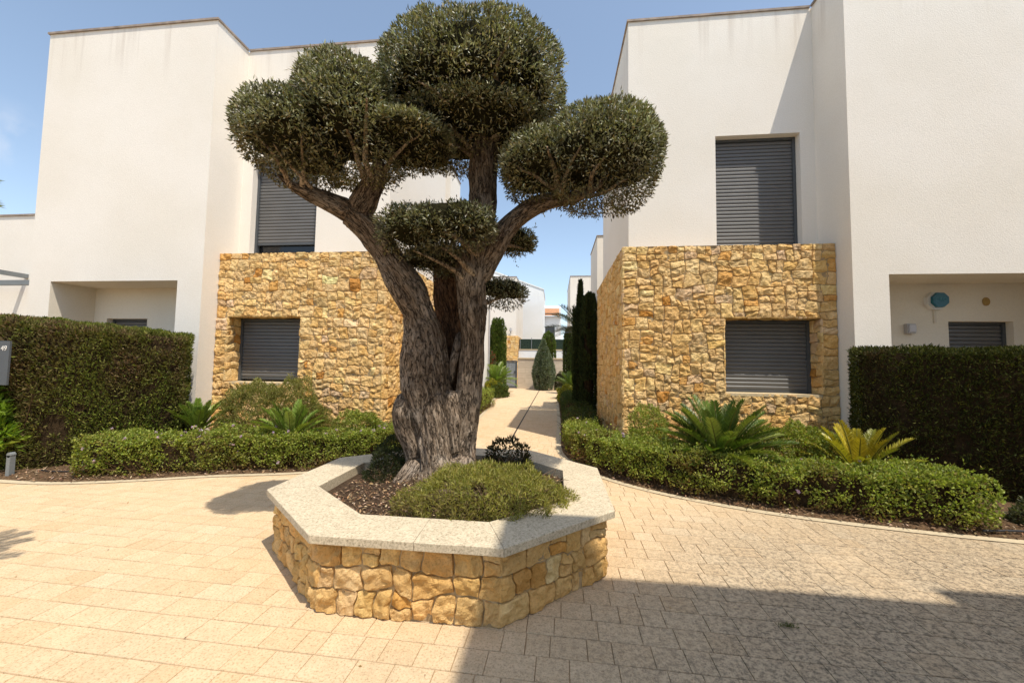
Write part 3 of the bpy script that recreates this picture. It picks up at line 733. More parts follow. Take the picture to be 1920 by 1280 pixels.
def build_trunk():
    mb = MB(); S = []; FR = []; off = []
    for ci, ch in enumerate(CH_ALL):
        Q = smooth_path(ch, max(8, len(ch) * 7)); P, Rr = Q[:, :3], np.maximum(Q[:, 3], .012)
        Rr = Rr * (1 + .05 * vnoise(P * 3.1 + ci, 31))
        if ci not in (0, 4): Rr[:3] *= [.35, .7, .93]
        if ci not in (): Rr[-3:] *= [.93, .7, .35] if ci not in (0,) else [1, 1, 1]
        V, F = tube(P, Rr, 20); mb.add(V, F)
        # hemispherical-ish tip so the remesh closes cleanly
        T = np.gradient(P, axis=0); T /= np.linalg.norm(T, axis=1)[:, None]
        s = np.concatenate([[0], np.cumsum(np.linalg.norm(np.diff(P, axis=0), axis=1))])
        u = np.cross(T[0], [.31, .17, .93]); u /= np.linalg.norm(u)
        for i in range(len(P)):
            u = u - T[i] * (u @ T[i]); u /= np.linalg.norm(u)
            S.append([*P[i], Rr[i], s[i], ci]); FR.append(np.stack([u, np.cross(T[i], u), T[i]]))
    S = np.array(S); FR = np.array(FR)
    V, Fs, _ = mb.data()
    o = mk('trunk_raw', (V, Fs, None), BARK)
    md = o.modifiers.new('r', 'REMESH'); md.mode = 'VOXEL'; md.voxel_size = .0115; md.adaptivity = 0
    sm = o.modifiers.new('s', 'SMOOTH'); sm.iterations = 5; sm.factor = .5
    dg = bpy.context.evaluated_depsgraph_get(); ev = o.evaluated_get(dg); me = ev.to_mesh()
    nv = len(me.vertices); V = np.empty(nv * 3); me.vertices.foreach_get('co', V); V = V.reshape(-1, 3)
    Nn = np.empty(nv * 3); me.vertices.foreach_get('normal', Nn); Nn = Nn.reshape(-1, 3)
    F = {}
    for p in me.polygons: F.setdefault(len(p.vertices), []).append(tuple(p.vertices))
    ev.to_mesh_clear(); bpy.data.objects.remove(o)
    bk = np.zeros((nv, 3)); own = np.zeros(nv, int); rad = np.zeros(nv)
    for a in range(0, nv, 4000):
        d = V[a:a + 4000, None] - S[None, :, :3]
        dist = np.linalg.norm(d, axis=2) / S[None, :, 3] + .12 * np.linalg.norm(d, axis=2)
        j = dist.argmin(1); w = d[np.arange(len(j)), j]; fr = FR[j]
        loc = np.einsum('nij,nj->ni', fr, w)
        bk[a:a + 4000] = np.stack([loc[:, 0], loc[:, 1], (S[j, 4] + loc[:, 2]) * .20 + S[j, 5] * 1.7], 1); own[a:a + 4000] = S[j, 5].astype(int); rad[a:a + 4000] = S[j, 3]
    tw = bk.copy(); s_ = bk[:, 2] * 5
    ang = .9 * s_ * 0.35; ca, sa = np.cos(ang), np.sin(ang)          # grain spirals round the stem
    bk[:, 0], bk[:, 1] = tw[:, 0] * ca - tw[:, 1] * sa, tw[:, 0] * sa + tw[:, 1] * ca
    k = np.clip(rad / .14, .25, 1.0)
    lobes = fbm(bk * [4.6, 4.6, 3.2], 2, 41)
    fur = 1 - 2 * abs(fbm(bk * [15, 15, 9], 3, 42))
    fine = fbm(bk * [48, 48, 30], 3, 43)
    lump = fbm(V * 4.2, 2, 44)
    knot = np.zeros(nv)
    for kx, ky, kz, ka, kr in ((-1.20, 3.34, 1.64, .030, .06), (-1.28, 3.34, 1.17, .040, .08), (-1.10, 3.33, 1.36, .022, .06), (-.77, 3.46, 1.28, .015, .05), (-1.33, 3.36, .98, .035, .07), (-.86, 3.42, .95, .02, .06), (-1.22, 3.33, .72, .028, .07), (-1.5, 3.2, 2.45, .025, .06), (-.72, 3.35, 2.52, .03, .07), (-.62, 3.33, 3.05, .025, .06), (-1.15, 3.35, 1.86, -.02, .05), (-1.06, 3.30, 1.10, -.025, .05)):
        knot += ka * np.exp(-((V - [kx, ky, kz]) ** 2).sum(1) / kr ** 2)
    V2 = V + Nn * (k * (.048 * lobes + .020 * fur + .013 * fine + .022 * lump) + knot)[:, None]
    col = np.ones((nv, 3)) * (1 + .25 * fur + .15 * lobes)[:, None]
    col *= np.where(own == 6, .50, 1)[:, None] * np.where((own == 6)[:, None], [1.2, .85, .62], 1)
    col *= np.where((own == 7)[:, None], [1.15, 1.15, 1.15], 1)
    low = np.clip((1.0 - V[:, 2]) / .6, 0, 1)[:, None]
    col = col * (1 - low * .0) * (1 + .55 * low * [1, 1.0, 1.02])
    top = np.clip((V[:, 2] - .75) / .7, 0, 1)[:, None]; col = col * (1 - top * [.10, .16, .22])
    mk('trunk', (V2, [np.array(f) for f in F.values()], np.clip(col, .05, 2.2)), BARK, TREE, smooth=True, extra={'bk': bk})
build_trunk()

TW = dict(
CT1=[(-0.669, 3.38, 3.46, 0.048), (-0.684, 3.2, 3.596, 0.036), (-0.798, 3.0, 3.516, 0.033), (-0.91, 2.85, 3.53, 0.025), (-1.026, 2.7, 3.55, 0.013)],
CT2=[(-0.57, 3.37, 3.50, 0.068), (-0.47, 3.2, 3.583, 0.052), (-0.491, 3.02, 3.691, 0.042), (-0.451, 2.85, 3.76, 0.032), (-0.353, 2.7, 3.83, 0.016)],
CT3=[(-0.56, 3.37, 3.50, 0.043), (-0.679, 3.3, 3.539, 0.034), (-0.773, 3.3, 3.435, 0.024)],
CT4=[(-0.70, 3.42, 3.30, 0.030), (-0.88, 3.2, 3.46, 0.024), (-1.05, 3.0, 3.56, 0.016), (-1.2, 2.9, 3.63, .010)],
CT5=[(-0.72, 3.40, 3.30, 0.026), (-0.95, 3.3, 3.42, 0.020), (-1.2, 3.2, 3.52, 0.014), (-1.4, 3.1, 3.60, .009)],
LT1=[(-1.559, 3.15, 3.0, 0.036), (-1.55, 2.95, 3.111, 0.031), (-1.445, 2.75, 3.233, 0.024), (-1.348, 2.55, 3.31, 0.015)],
LT2=[(-1.631, 3.15, 3.0, 0.036), (-1.632, 2.92, 3.171, 0.026), (-1.654, 2.7, 3.318, 0.018)],
LT3=[(-2.109, 2.96, 2.86, 0.029), (-1.987, 2.78, 3.0, 0.020), (-1.86, 2.58, 3.08, 0.013)],
LT4=[(-2.166, 2.9, 2.87, 0.028), (-2.171, 2.72, 3.03, 0.019), (-2.229, 2.55, 3.12, 0.012)],
LT5=[(-2.0, 3.05, 2.84, 0.024), (-2.08, 2.8, 2.97, 0.017), (-2.10, 2.6, 3.06, 0.010)],
LT6=[(-1.52, 3.15, 3.06, 0.030), (-1.30, 3.0, 3.18, 0.020), (-1.08, 2.9, 3.26, 0.012)],
RT1=[(0.035, 3.38, 2.909, 0.033), (-0.013, 3.1, 3.02, 0.026), (-0.07, 2.85, 3.09, 0.016)],
RT2=[(0.035, 3.38, 2.909, 0.029), (0.098, 3.1, 3.02, 0.022), (0.19, 2.9, 3.11, 0.014)],
RT3=[(0.288, 3.36, 2.95, 0.029), (0.287, 3.1, 2.985, 0.022), (0.36, 2.9, 3.0, 0.014)],
RT4=[(0.197, 3.36, 2.895, 0.030), (0.389, 3.2, 2.868, 0.020), (0.546, 3.0, 2.89, 0.013)],
RT5=[(0.1, 3.38, 2.92, 0.028), (-.18, 3.2, 3.02, 0.02), (-.36, 3.1, 3.1, 0.012)],
MT1=[(-0.699, 3.4, 2.41, 0.046), (-0.789, 3.25, 2.48, 0.031), (-0.89, 3.1, 2.52, 0.021), (-1.04, 3.0, 2.55, 0.012)],
MT2=[(-0.722, 3.4, 2.25, 0.036), (-0.833, 3.22, 2.34, 0.027), (-0.93, 3.08, 2.40, 0.015)],
MT3=[(-0.80, 3.42, 2.20, 0.03), (-1.0, 3.25, 2.32, 0.022), (-1.2, 3.15, 2.40, 0.012)],
BT1=[(-.50, 3.55, 2.55, .03), (-.40, 3.75, 2.60, .02), (-.33, 3.9, 2.62, .012)],
BT2=[(-.72, 3.6, 1.98, .03), (-.60, 3.8, 2.07, .02), (-.5, 3.95, 2.12, .012)])
for nm, ch in TW.items():
    Q = smooth_path(ch, 26); Q[:, :3] += .012 * np.stack([vnoise(Q[:, :3] * 9, k) for k in (1, 2, 3)], 1)
    q = MB(); q.add(*tube(Q[:, :3], Q[:, 3] * np.linspace(.92, .45, 26), 9), col=(1.9, 1.75, 1.5)); V, F, c = q.data()
    s = np.linspace(0, .12, 26).repeat(9)
    mk('branch', (V, F, c), BARK, TREE, smooth=True, extra={'bk': np.stack([V[:, 0], V[:, 1], V[:, 2] * .3], 1)})

def sdir(n):
    d = rng.normal(size=(n, 3)); return unit(d)
def ellpts(c, r, n, p=2.5):
    d = sdir(n); k = (np.abs(d) ** p).sum(1) ** (1 / p); d = d / k[:, None]
    P = np.asarray(c) + d * r; nr = unit(np.sign(d) * np.abs(d) ** (p - 1) / np.asarray(r)); return P, nr
def inside(P, e, s=1., p=2.4): return (np.abs((P - np.asarray(e[0])) / (np.asarray(e[1]) * s)) ** p).sum(1) < 1
OLC = [(.140, .138, .052), (.21, .205, .088), (.30, .29, .155), (.48, .47, .33), (.066, .062, .022), (.19, .14, .056)]
def pad(name, ells, n, seed, twigs=60, lab=None, dark=1.):
    areas = np.array([np.prod(e[1]) ** (2 / 3) for e in ells]); areas /= areas.sum()
    Pa, Na = [], []
    for k, e in enumerate(ells):
        P, nr = ellpts(e[0], e[1], int(n * areas[k]))
        amp = .052 * fbm(P * 4.2, 2, seed) + .028 * fbm(P * 13, 2, seed + 1)
        dep = rng.exponential(.05, len(P)); 
        ok = np.ones(len(P), bool)
        for j, f in enumerate(ells):
            if j != k: ok &= ~inside(P, f, .93)
        under = nr[:, 2] < -.25
        ok &= ~(under & (rng.random(len(P)) < .48)); ok &= ~((nr[:, 2] < .05) & (rng.random(len(P)) < .28))
        # gaps where the clipped surface opens
        ok &= ~((fbm(P * 6.5, 2, seed + 2) < -.30) & (dep < .07))
        P = P + nr * (amp - dep)[:, None]
        Pa.append(P[ok]); Na.append(nr[ok])
    P = np.concatenate(Pa); nr = np.concatenate(Na); m = len(P)
    D = nr * .75 + rng.normal(0, .62, (m, 3)) + [0, 0, .22]
    stray = rng.random(m) < .035
    P = P + nr * (stray * rng.uniform(.0, .045, m))[:, None]
    c = palette(m, OLC, [3, 4, 3.4, 1.5, 2.2, .7], .2)
    patch = fbm(P * 3, 2, seed + 5)
    c *= (1 + .30 * patch)[:, None] * dark
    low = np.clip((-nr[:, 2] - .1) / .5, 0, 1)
    c = mixc(c, c * [.66, .54, .38], low)  # downward-facing leaves toned darker and browner, painting shade under the pads
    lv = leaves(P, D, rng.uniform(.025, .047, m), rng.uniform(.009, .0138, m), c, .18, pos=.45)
    # leafy shoots breaking the clipped outline
    ns = max(10, m // 260)
    i = rng.choice(m, ns, replace=False)
    for t in np.linspace(.15, 1, 7):
        up = unit(nr[i] * .9 + rng.normal(0, .35, (ns, 3)) * 1 + [0, 0, .35]) if t < .2 else up
        B = P[i] + up * (t * rng.uniform(.02, .06, ns))[:, None]
        leaves(B, up + rng.normal(0, .55, (ns, 3)), rng.uniform(.028, .045, ns), .010, palette(ns, OLC[:4], None, .2) * dark * 1.15, .15, mb=lv)
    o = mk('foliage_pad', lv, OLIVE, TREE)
    if lab: o['label'] = lab
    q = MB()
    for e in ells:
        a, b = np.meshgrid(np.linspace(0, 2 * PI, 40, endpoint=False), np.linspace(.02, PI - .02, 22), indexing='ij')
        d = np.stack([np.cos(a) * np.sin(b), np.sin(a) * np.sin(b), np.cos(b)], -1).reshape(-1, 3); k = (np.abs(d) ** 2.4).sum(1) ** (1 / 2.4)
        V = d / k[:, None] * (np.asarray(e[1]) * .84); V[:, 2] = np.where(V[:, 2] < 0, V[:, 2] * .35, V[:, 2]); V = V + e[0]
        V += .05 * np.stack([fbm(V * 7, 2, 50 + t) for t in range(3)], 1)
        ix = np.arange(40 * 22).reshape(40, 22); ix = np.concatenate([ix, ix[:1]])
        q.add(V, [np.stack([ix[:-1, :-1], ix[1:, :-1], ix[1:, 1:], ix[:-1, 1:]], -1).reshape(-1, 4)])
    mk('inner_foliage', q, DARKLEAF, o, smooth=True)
pad('c', [((-.757, 3.35, 3.84), (.815, .72, .53)), ((-.74, 3.35, 3.56), (.66, .60, .30))], 88000, 1, lab='tall domed central foliage pad')
pad('l', [((-2.115, 2.90, 3.223), (.39, .48, .315)), ((-1.69, 3.0, 3.385), (.40, .52, .475)), ((-1.28, 3.10, 3.30), (.41, .44, .15))], 72000, 11, lab='broad left foliage pad in two humps')
pad('r', [((.373, 3.3, 3.16), (.495, .52, .40)), ((-.088, 3.35, 3.14), (.41, .46, .27))], 56000, 21, lab='rounded right foliage pad')
pad('m', [((-1.19, 3.15, 2.555), (.30, .31, .20)), ((-1.0, 3.13, 2.57), (.26, .28, .19)), ((-.80, 3.12, 2.584), (.29, .26, .19))], 21000, 31, lab='small flat foliage pad between the two stems', dark=.8)  # leaves darkened to paint shade onto this pad
pad('m2', [((-1.12, 3.50, 2.40), (.30, .24, .135))], 8500, 36, lab='shade-toned foliage pad low in the fork behind the front pad', dark=.6)  # darker leaf tone paints the fork's shade into the pad
pad('b1', [((-.406, 3.95, 2.676), (.20, .24, .125))], 5000, 41, lab='small round foliage pad behind the right limb')
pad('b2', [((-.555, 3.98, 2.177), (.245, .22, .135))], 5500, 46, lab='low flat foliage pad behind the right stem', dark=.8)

# ------------------------------------------------------------------ hedges and shrubs
LGC = [(.215, .258, .038), (.285, .325, .055), (.150, .185, .028), (.36, .385, .10), (.235, .20, .042)]
def sweep_points(E, Nn, th, h, n, endcaps=(1, 1), backfrac=.35):
    L = np.concatenate([[0], np.cumsum(np.linalg.norm(np.diff(E, axis=0), axis=1))]); tot = L[-1]
    per = h + th + h * backfrac
    nc = int(n * (th * h) / (per * tot + 2 * th * h)) ; na = n - nc * sum(endcaps)
    s = rng.uniform(0, tot, na); ex = np.stack([np.interp(s, L, E[:, k]) for k in (0, 1)], 1); nx = unit(np.stack([np.interp(s, L, Nn[:, k]) for k in (0, 1)], 1))
    q = rng.uniform(0, per, na)
    o = np.where(q < h, 0, np.where(q < h + th, q - h, th)); z = np.where(q < h, q, np.where(q < h + th, h, h - (q - h - th)))
    nn = np.where((q < h)[:, None], np.concatenate([-nx, np.zeros((na, 1))], 1), np.where((q < h + th)[:, None], [0, 0, 1.], np.concatenate([nx, np.zeros((na, 1))], 1)))
    # round the arris
    ed = np.clip(1 - np.minimum(np.hypot(o, z - h), np.hypot(o - th, z - h)) / .14, 0, 1)
    P = np.concatenate([ex + nx * o[:, None], z[:, None]], 1)
    mid = np.concatenate([ex + nx * (th / 2), np.full((na, 1), h * .5)], 1)
    P = P + unit(mid - P) * (ed ** 2 * .05)[:, None]
    out = [P]; no = [nn]
    for e, i, sg in ((endcaps[0], 0, -1), (endcaps[1], -1, 1)):
        if e and nc:
            t = (E[1] - E[0]) if i == 0 else (E[-1] - E[-2]); t = t / np.linalg.norm(t) * sg
            o = rng.uniform(0, th, nc); zz = rng.uniform(0, h, nc)
            out.append(np.concatenate([E[i] + Nn[i] * o[:, None], zz[:, None]], 1)); no.append(np.repeat(np.array([[t[0], t[1], 0]]), nc, 0))
    return np.concatenate(out), np.concatenate(no)
def core(E, Nn, th, h, ins, z0=.0):
    o = np.array([ins, ins, th - ins, th - ins]); z = np.array([z0, h - ins, h - ins, z0])
    t = np.linspace(0, 1, len(E)); n = len(E); Lt = np.linalg.norm(np.diff(E, axis=0), axis=1).sum()
    E2 = E.copy(); e0 = unit((E[1] - E[0])[None])[0]; e1 = unit((E[-1] - E[-2])[None])[0]
    E2[0] = E[0] + e0 * min(ins, np.linalg.norm(E[1] - E[0]) * .9); E2[-1] = E[-1] - e1 * min(ins, np.linalg.norm(E[-1] - E[-2]) * .9)
    V = np.stack([np.concatenate([E2 + Nn * a, np.full((n, 1), b)], 1) for a, b in zip(o, z)], 1).reshape(-1, 3)
    V += .02 * np.stack([vnoise(V * 6, k) for k in range(3)], 1)
    k = np.arange(n - 1)[:, None] * 4; F = np.concatenate([k + np.array([[a, (a + 1) % 4, (a + 1) % 4 + 4, a + 4]]) for a in range(4)])
    return V, [np.concatenate([F, [[3, 2, 1, 0]], [[4 * n - 4, 4 * n - 3, 4 * n - 2, 4 * n - 1]]])]
def low_hedge(E, Nn, th, h, n, label, seed, group=None, size=.030, cols=LGC, flowers=0, brown=1., wts=(3, 4, 2, 2, 1)):
    t = thing('low_hedge', label, 'hedge', (*E[len(E) // 2], .04), group)
    P, nr = sweep_points(E, Nn, th, h, n)
    m = len(P)
    big = fbm(P * 2.6, 2, seed); dep = rng.exponential(.035, m)
    P = P + nr * (.10 * big + .065 * fbm(P * 8, 2, seed + 1) - dep)[:, None]
    bare = np.clip((.32 * h - P[:, 2]) / (.3 * h), 0, 1) * brown
    gapn = fbm(P * 6.5, 2, seed + 2); keep = rng.random(m) > bare * .62 + .8 * (gapn < -.22)
    sp = rng.random(m) < .05; P = P + (nr * .6 + [0, 0, .4]) * (sp * rng.uniform(.02, .09, m))[:, None]
    P, nr, dep, bare, big = P[keep], nr[keep], dep[keep], bare[keep], big[keep]; m = len(P)
    D = nr * .6 + rng.normal(0, .7, (m, 3)) + [0, 0, .35]
    c = palette(m, cols, wts, .2)
    br = np.clip(bare * .8 + np.clip(dep / .09 - .4, 0, .8) + np.clip(fbm(P * 2.6, 2, seed + 7) * 2.0 - .25, 0, .85) * brown * np.clip(1.25 - P[:, 2] / h, 0, 1), 0, 1) * (rng.random(m) < .8)
    c = mixc(c, palette(m, [(.17, .095, .036), (.22, .135, .055), (.11, .066, .028)], None, .25), br)
    P[:, 2] = np.maximum(P[:, 2], .05)
    lv = leaves(P, D, size * rng.uniform(.7, 1.35, m), size * .68 * rng.uniform(.7, 1.2, m), c, .2, pos=.5)
    mk('foliage', lv, LEAF, t)
    V, F = core(E, Nn, th, h, .085); q = MB(); q.add(V, F)
    ns = int(np.linalg.norm(np.diff(E, axis=0), axis=1).sum() * 34)
    for k in range(ns):       # bare stems at the foot
        i = rng.integers(1, len(E) - 1); b = E[i] + Nn[i] * rng.uniform(.06, .2); a = rng.normal(0, .10, 2) - Nn[i] * rng.uniform(-.02, .15)
        q.add(*tube([(*b, .03), (*(b + a * .5), rng.uniform(.06, .13)), (*(b + a), rng.uniform(.12, .30))], [.006, .0045, .002], 4, False), col=(2.6, 2.5, 2.4))
    mk('twig_core', q, INNER, t)
    if flowers:
        i = rng.choice(m, flowers * 4, replace=False); i = i[(nr[i][:, 2] > .4) | (rng.random(len(i)) < .25)][:flowers]
        for j in i:
            B = np.repeat((P[j] + nr[j] * .02 + [0, 0, .016])[None], 12, 0) + rng.normal(0, .0035, (12, 3))
            mk('flower', leaves(B, rng.normal(0, 0.6, (12, 3)) + [0, -.3, .8], .025, .019, palette(12, [(.58, .42, .60), (.70, .58, .70), (.48, .33, .52)], None, .1), .1), LEAF, t)
    return t
def sub(E, Nn, a, b, off=0., n=40):
    L = np.concatenate([[0], np.cumsum(np.linalg.norm(np.diff(E, axis=0), axis=1))])
    s = np.linspace(a, b, n); X = np.stack([np.interp(s, L, E[:, k]) for k in (0, 1)], 1); M_ = unit(np.stack([np.interp(s, L, Nn[:, k]) for k in (0, 1)], 1))
    return X + M_ * off, M_
def arclen_at(E, pt):
    L = np.concatenate([[0], np.cumsum(np.linalg.norm(np.diff(E, axis=0), axis=1))]); return L[np.argmin(np.linalg.norm(E - pt, axis=1))]
a, b = arclen_at(ER, (.13, 6.85)), arclen_at(ER, (3.86, 3.90))
E1, N1 = sub(ER, NR, a, b, .05)
low_hedge(E1, N1, .55, .475, 60000, 'low clipped flowering hedge curving round the right bed', 7, flowers=22, brown=1.7)
a2 = arclen_at(EL, (-1.92, 6.9)); b2 = arclen_at(EL, (-5.55, 4.0))
E1, N1 = sub(EL, NL, a2, b2, .05)
low_hedge(E1, N1, .55, .475, 58000, 'low clipped hedge with lilac flowers curving round the left bed', 8, flowers=96, brown=1.35)
# low hedges along the lane
for k, (y0, y1, h, lab) in enumerate(((9.0, 7.15, .50, 'nearest shade-toned box hedge along the right side of the lane'), (11.6, 9.5, .50, 'second shade-toned box hedge along the right side of the lane'), (14.2, 12.1, .46, 'farthest shade-toned box hedge along the right side of the lane'))):
    E1 = np.stack([np.full(14, .24), np.linspace(y0, y1, 14)], 1); N1 = np.repeat([[1., 0]], 14, 0)
    low_hedge(E1, N1, .62, h, 9000, lab, 70 + k, 'box hedges on the lane', .03, [(.045, .072, .014), (.065, .095, .02), (.035, .05, .012)], 0, .5, (1, 1, 1))  # leaf colours kept dark to put the lane's shade into these hedges
E1 = np.stack([np.linspace(-2.0, -2.25, 16), np.linspace(13.0, 7.1, 16)], 1); N1 = np.repeat([[-1., 0]], 16, 0)
low_hedge(E1, N1, .55, .62, 14000, 'green hedge along the left side of the lane, seen right of the trunk', 80, 'box hedges on the lane', .034, LGC, 0, .8)

HG = [(.105, .130, .018), (.150, .170, .026), (.070, .090, .014), (.195, .200, .042)]
HB = [(.165, .105, .050), (.115, .072, .034), (.22, .15, .08), (.09, .075, .028)]
def tall_hedge(E, th, hfun, n, label, seed, browness, hb=HB, hg=None, shift=0.):
    E = smooth_path(E, 40); T = np.gradient(E, axis=0); T = unit(T); Nn = np.stack([-T[:, 1], T[:, 0]], 1)
    t = thing('tall_hedge', label, 'hedge', (*E[20], .03), 'tall clipped cypress hedges')
    P, nr = sweep_points(E, Nn, th, 1.0, n, (1, 1), .15)
    # the sweep uses unit height; stretch to the local height
    P[:, 2] *= hfun(P[:, 0]); m = len(P)
    st = fbm(P * [3.2, 3.2, .55], 3, seed); dep = rng.exponential(.035, m)
    P = P + nr * (.05 * st + .035 * fbm(P * 7, 2, seed + 1) - dep)[:, None]
    keep = ~((fbm(P * [5, 5, 3], 2, seed + 3) < -.42) & (dep < .05))
    P, nr, dep, st = P[keep], nr[keep], dep[keep], st[keep]; m = len(P)
    side = np.stack([-nr[:, 1], nr[:, 0], np.zeros(m)], 1)
    D = nr * .55 + rng.normal(0, .5, (m, 3)) + [0, 0, .55]
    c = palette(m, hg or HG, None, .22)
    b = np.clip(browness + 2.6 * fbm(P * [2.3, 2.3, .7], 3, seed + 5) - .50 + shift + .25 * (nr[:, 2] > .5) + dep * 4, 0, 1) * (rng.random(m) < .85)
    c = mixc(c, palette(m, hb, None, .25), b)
    P[:, 2] = np.maximum(P[:, 2], .04)
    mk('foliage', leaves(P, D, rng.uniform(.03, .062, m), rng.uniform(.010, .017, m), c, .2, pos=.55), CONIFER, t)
    V, F = core(E, Nn, th, 1.0, .075); V[:, 2] = np.where(V[:, 2] > .5, V[:, 2] + .05, V[:, 2]) * hfun(V[:, 0])
    q = MB(); q.add(V, F)
    for k in range(60):
        i = rng.integers(1, 39); b_ = E[i] + Nn[i] * rng.uniform(.10, .3); hh = rng.uniform(.5, 1.5)
        q.add(*tube([(*b_, .03), (*(b_ + rng.normal(0, .05, 2)), hh * .5), (*(b_ + rng.normal(0, .08, 2)), hh)], [.012, .009, .004], 5, False), col=(2, 1.9, 1.8))
    mk('twig_core', q, INNER, t)
    return t
tall_hedge([(-8.2, 4.15), (-7.4, 4.12), (-6.7, 4.14), (-6.15, 4.42), (-5.72, 4.76), (-5.32, 5.10)], .72, lambda x: 1.95 - .115 * np.clip(x + 6.9, 0, 1.7), 74000, 'tall clipped cypress hedge with brown patches in front of the left villa', 5, .08, shift=.24)
tall_hedge([(3.80, 5.42), (4.35, 5.06), (4.94, 4.70), (5.6, 4.40), (6.6, 4.15), (8.0, 4.05)], .72, lambda x: 1.70 + 0 * x, 62000, 'tall clipped cypress hedge with shade put into its dark leaf colours, in front of the right porch', 9, .0, [(.09, .055, .024), (.06, .04, .018), (.05, .045, .018)], [(.040, .048, .009), (.060, .066, .012), (.028, .034, .007), (.085, .085, .018)])  # leaf and twig colours darkened to paint full shade onto this hedge

def mound(name, label, cat, c, r, n, seed, L, W, cols, wts=None, up=.5, brown=.4, spread=.7, group=None, mat_=LEAF, lean=None, twig=20):
    """a loose shrub: leaf shoots over the upper half of an uneven mound"""
    t = thing(name, label, cat, c, group)
    d = sdir(n); d[:, 2] = np.abs(d[:, 2]); P = d * r; nr = unit(d / np.asarray(r))
    P = P * (1 + .34 * fbm(P * 3.2 / max(r) * .6 + seed, 2, seed) + .24 * fbm(P * 9, 2, seed + 1))[:, None]
    dep = rng.exponential(.06, n); P = P - nr * np.minimum(dep, .2)[:, None] * min(1, max(r))
    keep = ~(fbm(P * 7, 2, seed + 3) < -.33)
    P, nr, dep = P[keep], nr[keep], dep[keep]; m = len(P)
    D = nr * .6 + rng.normal(0, spread, (m, 3)) + [0, 0, up]
    cc = palette(m, cols, wts, .2)
    b = np.clip(brown * (1 - P[:, 2] / r[2] * 2.0) + np.clip(dep * 5 - .4, 0, 1) + (fbm(P * 5, 2, seed + 6) * 1.3 - .35) * brown, 0, 1) * (rng.random(m) < .8)
    cc = mixc(cc, palette(m, [(.14, .085, .04), (.09, .055, .025), (.20, .14, .07)], None, .25), b)
    P = P + np.asarray(c); P[:, 2] = np.maximum(P[:, 2], c[2] + .005)
    lv = leaves(P, D, L * rng.uniform(.6, 1.4, m), W * rng.uniform(.7, 1.3, m), cc, .2, pos=.5)
    for k in range(twig):
        a = rng.uniform(0, 2 * PI); e = np.array([math.cos(a) * r[0], math.sin(a) * r[1], rng.uniform(.12, .8) * r[2]]) * rng.uniform(.7, 1.02)
        lv.add(*tube([np.asarray(c), np.asarray(c) + e * .5 + [0, 0, .04], np.asarray(c) + e * .8, np.asarray(c) + e + rng.normal(0, .02, 3)], [.006, .004, .003, .0015], 4, False), col=np.array((.20, .135, .075)) * rng.uniform(.5, 1.3))
    mk('foliage', lv, mat_, t)
    return t
ROS = [(.250, .235, .045), (.31, .285, .065), (.18, .18, .032), (.36, .32, .10)]
mound('shrub', 'spreading yellow-green shrub in the planter at the front of the trunk', 'shrub', (-.49, 2.98, .37), (.59, .48, .30), 29000, 3, .034, .0062, ROS, None, .45, .95, .8, twig=260)
mound('shrub', 'small dark shrub in the planter behind the right stem', 'shrub', (-.47, 4.02, .36), (.26, .14, .27), 1500, 4, .04, .015, [(.03, .035, .012), (.045, .045, .018), (.07, .045, .022)], None, .6, .2, twig=25)
mound('shrub', 'small dark grassy shrub in the planter left of the trunk', 'shrub', (-1.52, 3.52, .36), (.22, .22, .24), 4200, 6, .032, .007, [(.035, .045, .014), (.05, .06, .02), (.025, .03, .01)], None, .7, .3, twig=25)
mound('shrub', 'dark shrub in the planter spilling towards the left rear coping', 'shrub', (-1.62, 3.92, .36), (.24, .18, .28), 4200, 16, .032, .009, [(.035, .045, .014), (.05, .06, .02), (.025, .03, .01)], None, .7, .3, twig=25)
mound('shrub', 'bushy rosemary-like shrub under the left villa ground floor window', 'shrub', (-4.32, 5.62, .05), (.98, .42, 1.02), 42000, 12, .036, .0095, [(.195, .195, .045), (.245, .235, .060), (.14, .142, .032), (.29, .265, .09)], None, .8, .35, .6, twig=60)
mound('shrub', 'leafy ground shrub beneath the right villa window behind the sago palm', 'shrub', (3.08, 5.40, .05), (.80, .42, .70), 30000, 13, .030, .016, LGC, None, .5, .35, .7, twig=60)
mound('shrub', 'loose green shrub at the left foot of the right villa stone wall', 'shrub', (1.32, 5.72, .05), (.42, .36, .66), 13000, 14, .030, .015, LGC, None, .5, .35, .7, twig=40)
mound('shrub', 'low green shrub at the foot of the left villa stone wall beside the trunk', 'shrub', (-2.9, 5.72, .05), (.45, .32, .66), 13000, 15, .030, .015, LGC, None, .5, .35, .7, twig=40)
mound('shrub', 'small pale shrub at the right end of the low hedge', 'shrub', (4.42, 4.15, .04), (.18, .16, .24), 1800, 17, .04, .018, [(.10, .11, .05), (.14, .15, .08)], None, .5, .3)
mound('shrub', 'bright yellow-green glossy shrub beside the house number post', 'shrub', (-6.92, 4.03, .30), (.36, .28, .78), 2000, 18, .115, .034, [(.21, .31, .028), (.28, .38, .045), (.15, .23, .022)], None, .5, .05, .6, twig=25)

